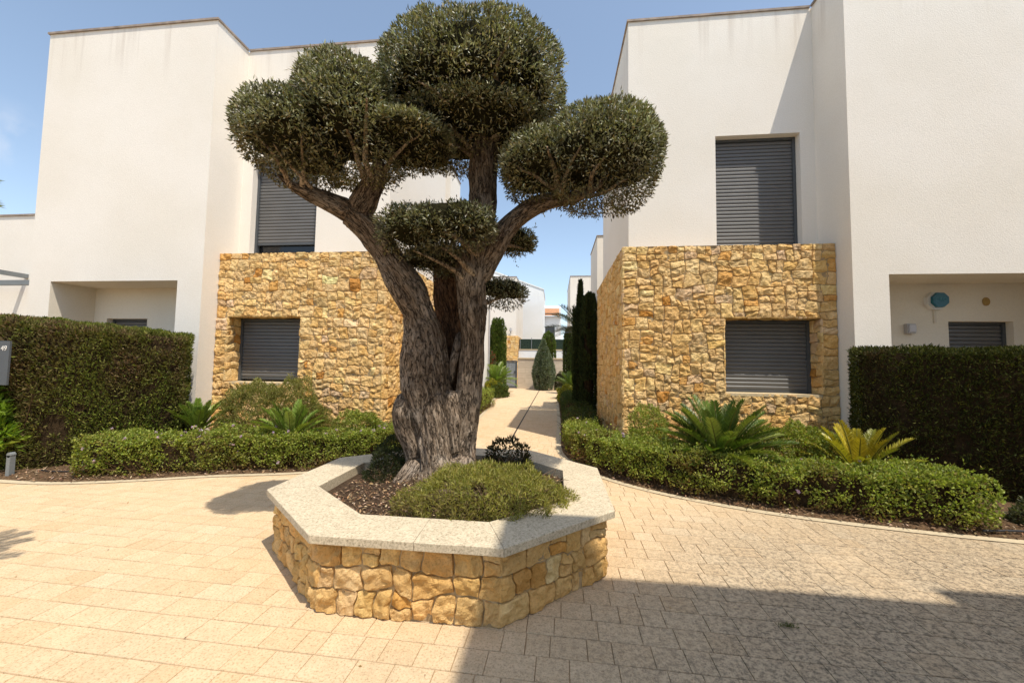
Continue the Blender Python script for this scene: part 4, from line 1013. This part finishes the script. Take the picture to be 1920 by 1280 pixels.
# ------------------------------------------------------------------ sago palms
def cycad(label, c, n, L, lift, cols, seed, group='sago palms in the beds', ll=.14, lw=.012, el=(8, 82), droop=.55, az=None, trunk_h=.22, name='sago_palm', pairs=40):
    r = np.random.default_rng(seed); c = np.asarray(c, float)
    t = thing(name, label, 'palm', c, group); q = MB(); st = MB()
    for k in range(n):
        a = (k * 2.39996 + r.normal(0, .15)) if az is None else az[k % len(az)] + r.normal(0, .1)
        e0 = math.radians(el[0] + (el[1] - el[0]) * ((k + .5) / n) ** .8 + r.normal(0, 4)); Lk = L * r.uniform(.85, 1.1)
        m = 22; tt = np.linspace(0, 1, m); e = e0 - droop * tt ** 1.6 * (1.15 - math.sin(e0) * .55)
        ds = Lk / (m - 1); rad = np.concatenate([[0], np.cumsum(np.cos(e[:-1]) * ds)]); zz = np.concatenate([[0], np.cumsum(np.sin(e[:-1]) * ds)])
        P = np.stack([c[0] + (rad + .05) * math.cos(a), c[1] + (rad + .05) * math.sin(a), c[2] + lift + zz], 1)
        st.add(*tube(P, np.linspace(.010, .003, m), 5, False), col=(.14, .14, .03))
        s = np.linspace(.10, .99, pairs); X = np.stack([np.interp(s, tt, P[:, j]) for j in range(3)], 1)
        Tn = unit(np.gradient(P, axis=0)); Tn = unit(np.stack([np.interp(s, tt, Tn[:, j]) for j in range(3)], 1))
        sd = np.array([-math.sin(a), math.cos(a), 0.]); upv = unit(np.cross(Tn, sd)); upv *= np.sign(upv[:, 2:3] + 1e-6)
        l = ll * (np.sin(np.clip(s, 0, 1) * PI * .92 + .12) ** .55) * r.uniform(.9, 1.1, pairs)
        base = np.array(cols[r.integers(len(cols))]) * r.normal(1, .12)
        for sg in (-1, 1):
            D = Tn * .75 + sd * sg * .72 + upv * .38 + r.normal(0, .05, (pairs, 3))
            leaves(X, D, l, lw, np.clip(base * r.normal(1, .12, (pairs, 1)), .004, 1), .22, spin=upv + r.normal(0, .1, (pairs, 3)), mb=q, pos=.35)
    cr = mk('crown', q, FROND, t); mk('rachis', st, FROND, cr)
    tr = MB(); tr.add(*tube([c, c + [0, 0, trunk_h * .6], c + [0, 0, trunk_h + .05]], [.10, .12, .07], 12))
    mk('trunk', tr, TWIGM, t)
    return t
G1 = [(.095, .150, .020), (.130, .185, .028), (.065, .11, .014), (.18, .215, .036)]
cycad('large sago palm in front of the right villa stone wall', (2.02, 5.08, .10), 66, .75, .22, G1, 1, ll=.135, lw=.019, pairs=52, el=(6, 74))
YG = [(.36, .32, .03), (.45, .38, .035), (.28, .28, .03), (.42, .32, .025)]
cycad('yellowing sago palm at the foot of the right tall hedge', (3.42, 4.86, .06), 26, .57, .20, YG, 2, ll=.11, lw=.017, el=(18, 80))
G2 = [(.20, .28, .040), (.155, .235, .032), (.25, .31, .055)]
cycad('small sago palm beside the end of the left tall hedge', (-5.30, 5.32, .12), 24, .46, .26, G2, 3, ll=.11, lw=.019, el=(34, 84))
cycad('small sago palm in front of the left villa window shrub', (-3.66, 5.15, .10), 24, .52, .24, G2, 4, ll=.11, lw=.019, el=(26, 80))

# ------------------------------------------------------------------ small things on the left
PANEL = plain('anthracite_panel', (.085, .092, .10), .5, .4, .1, 8, .05, .001)
sg = thing('house_number_post', 'dark grey post with white number 49 in front of the left hedge', 'sign post', (-6.86, 3.98, .03))
q = MB(); q.add(*box(-6.80, -6.74, 3.985, 4.02, .03, 1.10)); mk('post', q, PANEL, sg)
q = MB(); q.add(*box(-7.02, -6.47, 3.965, 3.984, 1.10, 1.625)); bd_ = mk('panel', q, PANEL, sg)
V, F = text_mesh('49', .085); V = np.stack([-6.545 + V[:, 0], 3.963 - V[:, 2], 1.535 + V[:, 1]], 1)
q = MB(); q.add(V, F); mk('number', q, WPLAST, bd_)
q = MB(); q.add(*box(-6.435, -6.385, 4.00, 4.05, .03, .27)); q.add(*ngon_prism(-6.41, .275, .03, 4.0, 4.05, 10, 0))
prop(mk('bollard_light', q, GREYP, base=(-6.41, 4.02, .03)), 'short grey garden bollard at the foot of the left tall hedge', 'bollard')
P = smooth_path([(-6.30, 4.20, .055), (-6.05, 4.17, .06), (-5.8, 4.22, .055), (-5.5, 4.28, .06), (-5.3, 4.3, .05)], 24); q = MB(); q.add(*tube(P, .009, 6))
prop(mk('irrigation_hose', q, plain('black_hose', (.02, .02, .022), .5, .4, .1, 10, .05, .001), base=P[0], smooth=True), 'black irrigation hose on the soil below the left tall hedge', 'hose')
P = smooth_path([(3.75, 3.93, .05), (4.1, 3.96, .055), (4.6, 3.93, .055), (5.2, 3.9, .05)], 20); q = MB(); q.add(*tube(P, .010, 6))
prop(mk('irrigation_hose', q, bpy.data.materials['black_hose'], base=P[0], smooth=True), 'black irrigation hose along the bed edge at the far right', 'hose')
# a tuft of grass growing in a joint
n = 90; B = np.stack([1.311 + rng.normal(0, .026, n), 2.424 + rng.normal(0, .006, n), np.full(n, .002)], 1)
prop(mk('grass_tuft', leaves(B, rng.normal(0, .6, (n, 3)) + [0, 0, .8], rng.uniform(.015, .04, n), .003, palette(n, [(.05, .08, .015), (.08, .10, .02)])), LEAF, base=(1.311, 2.424, 0)), 'small green weed tuft growing between the shaded pavers', 'weed')
# palm just left of the frame, whose fronds throw the ragged shadow at the left edge
palm = cycad('fan of palm fronds on a bare stem left of the paving', (-3.76, 1.38, .0), 50, .66, 2.40, G1, 21, None, .16, .016, (0, 80), .5, None, .2, 'palm_tree', 34)
q = MB(); q.add(*tube([(-3.75, 1.42, 0), (-3.73, 1.40, 1.2), (-3.75, 1.42, 2.38)], [.10, .075, .085], 12)); mk('stem', q, TWIGM, palm)
# palm crown showing above the low wing
cycad('palm fronds showing above the low wing roof at the far left', (-13.4, 10.8, 3.2), 26, 1.5, 1.95, [(.09, .12, .04), (.12, .14, .05)], 22, None, .34, .03, (5, 70), .6, None, .2, 'palm_tree', 30)

# ------------------------------------------------------------------ the end of the lane
TRAV = None
def trav():
    m, nt, b = mat('beige_travertine_tiles', .8, .2)
    v = mapping(nt); br = N(nt, 'ShaderNodeTexBrick'); br.offset = .5
    for k, x in (('Scale', 1.), ('Mortar Size', .004), ('Brick Width', .9), ('Row Height', .3)): br.inputs[k].default_value = x
    br.inputs['Color1'].default_value = (.60, .50, .38, 1); br.inputs['Color2'].default_value = (.52, .43, .325, 1); br.inputs['Mortar'].default_value = (.34, .28, .2, 1)
    s = N(nt, 'ShaderNodeSeparateXYZ'); lk(nt, v, s.inputs[0]); cmb = N(nt, 'ShaderNodeCombineXYZ'); lk(nt, s.outputs[0], cmb.inputs[0]); lk(nt, s.outputs[2], cmb.inputs[1])
    lk(nt, cmb.outputs[0], br.inputs['Vector'])
    c = mix(nt, .6, br.outputs['Color'], ramp(nt, noise(nt, mapping(nt, (1, 1, 6)), 3.5, 4), [(.3, (.78, .76, .72)), (.7, (1.08, 1.06, 1.04))]), 'MULTIPLY')
    lk(nt, c, b.inputs['Base Color']); return m
TRAV = trav()
w = thing('garden_wall', 'beige tiled garden wall closing the end of the lane', 'wall', (-.8, 22.9, 0))
q = MB(); q.add(*box(-2.14, .60, 22.8, 23.0, 0, 1.73)); mk('tiled_face', q, TRAV, w)
q = MB(); q.add(*box(-2.17, .63, 22.76, 23.04, 1.731, 1.80)); mk('coping', q, SILL, w)
GATE = plain('dark_gate_sheet', (.075, .085, .095), .5, .4, .2, 14, .1, .002); GATEP = plain('grey_gate_panel', (.24, .26, .27), .5, .4, .35, 10, .15, .003)
def gate(x0, x1, pm, label):
    g = thing('gate', label, 'gate', ((x0 + x1) / 2, 22.85, 0), 'metal garden gates at the end of the lane')
    q = MB(); q.add(*box(x0, x0 + .07, 22.80, 22.88, 0, 1.62)); q.add(*box(x1 - .09, x1, 22.80, 22.88, 0, 1.62)); q.add(*box(x0 + .071, x1 - .091, 22.80, 22.88, 1.55, 1.62)); q.add(*box(x0 + .071, x1 - .091, 22.80, 22.88, .03, .12)); mk('frame', q, GATE, g)
    q = MB(); q.add(*box(x0 + .075, x1 - .095, 22.83, 22.85, .125, 1.545)); mk('panel', q, pm, g)
    q = MB(); q.add(*box(x1 - .16, x1 - .11, 22.77, 22.83, .88, 1.02)); mk('handle', q, GATE, g)
gate(-3.30, -2.18, GATEP, 'grey metal gate left of the tiled wall'); gate(.66, 1.55, GATE, 'dark metal gate right of the tiled wall, half hidden by cypresses')
# raised plot behind: rendered wall with green mesh fence
w = thing('plot_wall', 'white rendered wall behind the tiled wall carrying a green screen fence', 'wall', (-.7, 26.1, 0))
q = MB(); q.add(*box(-2.4, 1.6, 26.0, 26.2, 0, 2.36)); mk('wall', q, WHITE, w)
q = MB(); q.add(*box(-2.42, 1.62, 25.97, 26.23, 2.361, 2.42)); mk('coping', q, SILL, w)
fn_ = thing('screen_fence', 'dark green screened mesh fence above the white wall', 'fence', (-.7, 26.1, 2.42))
FEN = plain('green_screening', (.035, .055, .040), .9, .1, .55, 12, .3, .01)
q = MB(); q.add(*box(-2.38, 1.58, 26.09, 26.11, 2.425, 3.10)); mk('screen', q, FEN, fn_)
for x in np.linspace(-2.3, 1.5, 6): q = MB(); q.add(*box(x - .02, x + .02, 26.05, 26.085, 2.425, 3.18)); mk('post', q, GREYP, fn_)

def villa_far(mirror, label, lamp):
    r = thing('villa', label, 'house', (AX - 4.5 if mirror else 4.5, 28, 0), 'second pair of villas along the lane')
    f = (lambda mb: [V.__setitem__((slice(None), 0), AX - V[:, 0]) for V in mb.V] and mb) if mirror else (lambda mb: mb)
    sx = .70 if mirror else .84
    q = MB(); s = sx + .17
    facade(q, 26.15, s, 9, 3.25, H); sidewall(q, s, 26.15, 32, 3.25, H); flat(q, H, s, 9, 26.15, 32); facade(q, 25.45, 3.9, 9, 0, H + .003); sidewall(q, 3.9, 25.45, 26.15, 0, H + .003); flat(q, H + .003, 3.9, 9, 25.45, 26.15)
    mk('wall', f(q), STUCCO, r)
    st = MB(); put(st, masonry(3.9 - sx, 3.3, .125, [], 6, 300 + mirror), (sx, 25.75, 0), (1, 0, 0), (0, 0, 1), (0, -1, 0))
    put(st, masonry(5, 3.3, .125, [], 6, 310 + mirror), (sx, 25.75, 0), (0, 1, 0), (0, 0, 1), (-1, 0, 0))
    so = mk('stone_cladding', f(st), STONE, r)
    q = MB(); q.add(*box(sx + .03, 3.9, 25.78, 30.7, 0, 3.29)); mk('mortar', f(q), MORTAR, so)
    q = MB(); q.add(*box(s - .02, 9, 26.12, 26.3, H + .004, H + .04)); q.add(*box(s - .02, s + .2, 26.302, 32, H + .004, H + .04)); mk('coping', f(q), COPE, r)
    return r
villa_far(True, 'cream villa with stone base beyond the left gate at the end of the lane', 1); villa_far(False, 'cream villa with stone base beyond the right gate behind the cypresses', 0)
l = thing('wall_lantern', 'small grey lantern on the far left villa above its stone base', 'wall lamp', (-2.95, 26.12, 3.5))
q = MB(); q.add(*ngon_prism(-2.95, 0, .11, 0, .22, 6, 0, .06)); V = q.V[0].copy(); q.V[0] = np.stack([V[:, 0], 25.98 + V[:, 2], 3.62 + V[:, 1]], 1); mk('shade', q, LAMPM, l)
q = MB(); q.add(*box(-2.965, -2.935, 25.98, 26.14, 3.47, 3.50)); q.add(*box(-2.98, -2.92, 25.95, 26.01, 3.50, 3.62)); mk('bracket', q, GREYP, l)
# outbuilding wall on the left lane side
o = thing('outbuilding', 'white flat outbuilding along the left lane, just right of the trunk', 'building', (-4.5, 15.5, 0))
q = MB(); x0, x1, y0, y1, h = -6.5, -2.97, 13.6, 17.4, 5.0
q.add(*box(x0, x1, y0, y1, 0, h)); mk('wall', q, STUCCO, o)
q = MB(); q.add(*tube([(-2.93, 17.25, .1), (-2.93, 17.25, 5.0)], .035, 8)); mk('downpipe', q, LAMPM, o)
q = MB(); q.add(*box(x0, x1 + .02, y0 - .02, y1 + .02, h + .002, h + .04)); mk('coping', q, COPE, o)
# white houses beyond
wh = thing('house', 'bright white house with sloping gable beyond the end wall', 'house', (-3.2, 36, 0))
q = MB(); Y = 34.
q.add([(-6.5, Y, 0), (-1.02, Y, 0), (-1.02, Y, 7.95), (-6.5, Y, 9.95), (-6.5, Y + 6, 0), (-1.02, Y + 6, 0), (-1.02, Y + 6, 7.95), (-6.5, Y + 6, 9.95)], [np.array([[0, 1, 2, 3], [5, 4, 7, 6], [1, 5, 6, 2], [4, 0, 3, 7], [3, 2, 6, 7]])]); mk('wall', q, WHITE, wh)
q = MB(); q.add([(-6.5, Y - .05, 9.96), (-.98, Y - .05, 7.945), (-.98, Y + 6, 7.945), (-6.5, Y + 6, 9.96), (-6.5, Y - .05, 10.05), (-.98, Y - .05, 8.035), (-.98, Y + 6, 8.035), (-6.5, Y + 6, 10.05)], [BOXF]); mk('verge', q, WHITE, wh)
hb = thing('house', 'white house with a terracotta tiled roof and dark window, seen farthest down the lane', 'house', (.3, 42, 0))
q = MB(); facade(q, 40, -3.0, .30, 0, 6.35, [(-1.0, .02, 3.2, 5.32)], .12); sidewall(q, .30, 40, 46, 0, 6.35); mk('wall', q, WHITE, hb)
q = MB(); q.add(*box(.30, .62, 39.98, 46, 0, 6.4)); q.add([(-3, 39.6, 7.1), (.62, 39.6, 7.1), (.62, 39.9, 7.3), (-3, 39.9, 7.3), (-3, 39.6, 7.2), (.62, 39.6, 7.2), (.62, 39.9, 7.4), (-3, 39.9, 7.4)], [BOXF]); q.add(*box(.45, .62, 39.6, 39.98, 6.2, 7.095)); mk('gable_frame', q, WHITE, hb)
q = MB(); q.add([(-3, 39.6, 6.36), (.44, 39.6, 6.36), (.44, 41.5, 7.6), (-3, 41.5, 7.6)], [np.array([[0, 1, 2, 3]])]); mk('roof', q, plain('terracotta_tiles', (.50, .26, .14), .85, .2, .35, 8, .8, .03), hb)
q = MB(); q.add(*box(-.99, .01, 40.1, 40.118, 3.21, 5.31)); q.add(*box(-.98, .0, 40.07, 40.099, 4.1, 4.16)); mk('window', q, FRAME, hb)

# ------------------------------------------------------------------ trees at the end of the lane
def column_tree(name, label, cat, c, R, h, n, seed, cols, prof, group=None, L=.11, W=.03, up=1.2, cap=1.):
    t = thing(name, label, cat, c, group); r = np.random.default_rng(seed)
    z = r.random(n) ** .85; a = r.uniform(0, 2 * PI, n); rr = prof(z)
    d = np.stack([np.cos(a), np.sin(a), np.zeros(n)], 1)
    st = fbm(np.stack([np.cos(a) * 2.2, np.sin(a) * 2.2, z * h * .7], 1) + seed, 3, seed)
    rad = R * rr * (1 + .30 * st) - r.exponential(.03, n) * (R / .4)
    P = d * np.maximum(rad, 0)[:, None]; P[:, 2] = z * h * (1 + .05 * st)
    keep = ~(fbm(P * [6, 6, 2.5] + seed, 2, seed + 2) < -.36); P, d, st = P[keep], d[keep], st[keep]; n = len(P)
    D = d * .5 + r.normal(0, .35, (n, 3)) + [0, 0, up]
    cc = palette(n, cols, None, .2) * (1 + .4 * st)[:, None]
    mk('crown', leaves(P + np.asarray(c), D, L * r.uniform(.6, 1.3, n), W * r.uniform(.7, 1.2, n), np.clip(cc, .003, 1), .2), CONIFER, t)
    zz = np.linspace(.0, .97, 14); q = MB(); q.add(*tube(np.stack([np.full(14, c[0]), np.full(14, c[1]), c[2] + zz * h * .95], 1), np.maximum(R * .62 * prof(zz), .01), 10), col=(.6, .6, .6))
    mk('trunk', q, INNER, t)
    return t
pc = lambda z: np.clip(np.minimum(z / .08 + .55, 1) * np.where(z > .82, np.sqrt(np.clip((1 - z) / .18, 0, 1)) * .75 + .25 * (z < .98), 1), .03, 1)
DG = [(.020, .030, .009), (.030, .042, .012), (.040, .052, .016)]
BG = [(.075, .115, .015), (.10, .145, .02), (.055, .085, .012), (.12, .15, .03)]
gp = 'cypresses along the lane'
column_tree('cypress', 'bright green column cypress pair right of the trunk on the left lane side', 'tree', (-2.86, 19.4, .05), .40, 3.65, 14000, 1, BG, pc, gp)
column_tree('cypress', 'tall dark cypress nearest the right villa wall', 'tree', (.86, 9.95, .05), .20, 3.15, 15000, 2, DG, pc, gp, .085, .022)
column_tree('cypress', 'tallest dark cypress with a pointed tip beside the lane', 'tree', (.66, 10.3, .05), .17, 3.55, 13000, 3, DG, lambda z: np.where(z > .80, .30 * np.clip((1 - z) / .2, 0, 1) + .12, 1.), gp, .085, .022)
column_tree('cypress', 'slim dark cypress leaning out over the palm fronds', 'tree', (.78, 11.2, .05), .20, 3.25, 11000, 4, DG, pc, gp, .085, .022)
column_tree('cypress', 'small dark cypress beside the dark gate', 'tree', (.72, 19.2, .05), .26, 3.2, 9000, 5, [(.035, .055, .014), (.05, .07, .018)], pc, gp)
column_tree('cypress', 'bright green cypress behind the tiled wall, right of the cone conifer', 'tree', (-.35, 24.2, .05), .42, 3.35, 9000, 6, BG, pc, gp)
column_tree('conifer', 'grey-green cone-shaped conifer in front of the tiled wall', 'tree', (-.60, 21.75, .02), .62, 2.72, 22000, 7, [(.13, .16, .09), (.17, .20, .125), (.09, .115, .06), (.21, .24, .16)], lambda z: np.clip(np.where(z < .3, .72 + .93 * z, 1 - ((z - .3) / .7) ** 1.7), .02, 1), None, .10, .032, .5)
LG2 = [(.06, .095, .02), (.085, .12, .025), (.12, .13, .03)]
cycad('sago palm at the foot of the bright cypress left of the lane', (-2.62, 17.6, .35), 34, .95, .25, G2, 31, 'sago palms in the beds', .22, .03, (0, 75), .7, pairs=24)
cycad('sago palm beside the dark gate right of the lane', (.72, 16.6, .2), 30, .8, .25, G1, 32, 'sago palms in the beds', .2, .03, (5, 75), .6, pairs=24)
YL = [(.34, .28, .02), (.26, .25, .03), (.14, .17, .03)]
def clump(label, c, r, n, seed, cols): return mound('clump', label, 'shrub', c, r, n, seed, .06, .035, cols, None, .6, .2, .7, 'rounded clumps at the lane ends', twig=10)
clump('rounded green clump beneath the left lane sago palm', (-2.42, 16.6, .03), (.52, .6, .50), 6500, 41, LG2)
clump('yellow-leaved clump between the left sago palm and the rounded green clump', (-2.62, 16.75, .30), (.42, .45, .40), 3500, 42, YL)
clump('yellow-leaved clump on the right lane edge in front of the sago palm', (.50, 14.9, .03), (.36, .5, .58), 5000, 43, YL)
clump('dark small clump at the foot of the tiled wall', (.30, 22.0, .03), (.32, .35, .85), 3500, 44, [(.03, .035, .015), (.05, .05, .02)])
clump('flowering climber with red blossoms in front of the left lane cypress', (-2.98, 18.6, .03), (.35, .3, 1.75), 3000, 45, [(.10, .14, .05), (.07, .10, .03), (.08, .11, .04), (.35, .04, .03)])
# slim palm behind the dark cypresses
cycad('dark palm with arching fronds behind the tall cypresses', (.88, 11.9, .05), 16, 1.15, 2.35, [(.022, .035, .012), (.03, .045, .016)], 33, None, .30, .024, (5, 60), .55, [2.4, 2.9, 3.3, 3.8, 2.0, 1.4, .6, 5.0], 2.2, 'palm_tree', 30)

# ------------------------------------------------------------------ light, sky, camera
S = bpy.context.scene
CLOUD = (-.8166, .4748, .3282)
to_sun = Vector((.305, -.325, 1.0)).normalized()
elev = math.asin(to_sun.z); azim = math.atan2(to_sun.x, to_sun.y)
W = bpy.data.worlds.new('World'); S.world = W; W.use_nodes = True
nt = W.node_tree; bg = nt.nodes['Background']
sky = nt.nodes.new('ShaderNodeTexSky'); sky.sky_type = 'NISHITA'; sky.sun_disc = False
sky.sun_elevation = elev; sky.sun_rotation = azim; sky.altitude = 50; sky.air_density = 1.0; sky.dust_density = .9; sky.ozone_density = 1.4
hs = nt.nodes.new('ShaderNodeHueSaturation'); hs.inputs['Hue'].default_value = .493; hs.inputs['Saturation'].default_value = .84; hs.inputs['Value'].default_value = 1.48; nt.links.new(sky.outputs[0], hs.inputs['Color'])
tc = nt.nodes.new('ShaderNodeTexCoord'); dt = nt.nodes.new('ShaderNodeVectorMath'); dt.operation = 'DISTANCE'
dt.inputs[1].default_value = CLOUD; nt.links.new(tc.outputs['Generated'], dt.inputs[0])
nz = noise(nt, tc.outputs['Generated'], 14, 5, .6)
cl = mathn(nt, 'MULTIPLY', maprange(nt, dt.outputs['Value'], .06, .0), maprange(nt, nz, .40, .68))
nt.links.new(mix(nt, mathn(nt, 'MULTIPLY', cl, .4), hs.outputs[0], (6.2, 6.4, 6.9)), bg.inputs['Color']); bg.inputs['Strength'].default_value = .15
sun = bpy.data.lights.new('sun', 'SUN'); sun.energy = 5.0; sun.angle = math.radians(.5); sun.color = (1.0, .93, .81)
so = bpy.data.objects.new('sun', sun); C.objects.link(so); so.location = (10, -10, 30)
so.rotation_euler = to_sun.to_track_quat('Z', 'Y').to_euler()
cam = bpy.data.cameras.new('camera'); co = bpy.data.objects.new('camera', cam); C.objects.link(co)
cam.sensor_width = 36; cam.lens = 729.452 / 1920 * 36; cam.clip_start = .05; cam.clip_end = 3000
yaw, pit, rol = (math.radians(a) for a in (-6.26627, 3.23086, .89123))
f = np.array([math.sin(yaw) * math.cos(pit), math.cos(yaw) * math.cos(pit), math.sin(pit)]); rr = np.array([math.cos(yaw), -math.sin(yaw), 0]); uu = np.cross(rr, f)
r2 = math.cos(rol) * rr + math.sin(rol) * uu; u2 = -math.sin(rol) * rr + math.cos(rol) * uu
co.matrix_world = Matrix(((r2[0], u2[0], -f[0], 0), (r2[1], u2[1], -f[1], 0), (r2[2], u2[2], -f[2], 1.45), (0, 0, 0, 1)))
S.camera = co
S.view_settings.view_transform = 'Standard'; S.view_settings.look = 'None'; S.view_settings.exposure = 0
S.cycles.max_bounces = 8; S.cycles.diffuse_bounces = 4; S.cycles.use_denoising = True
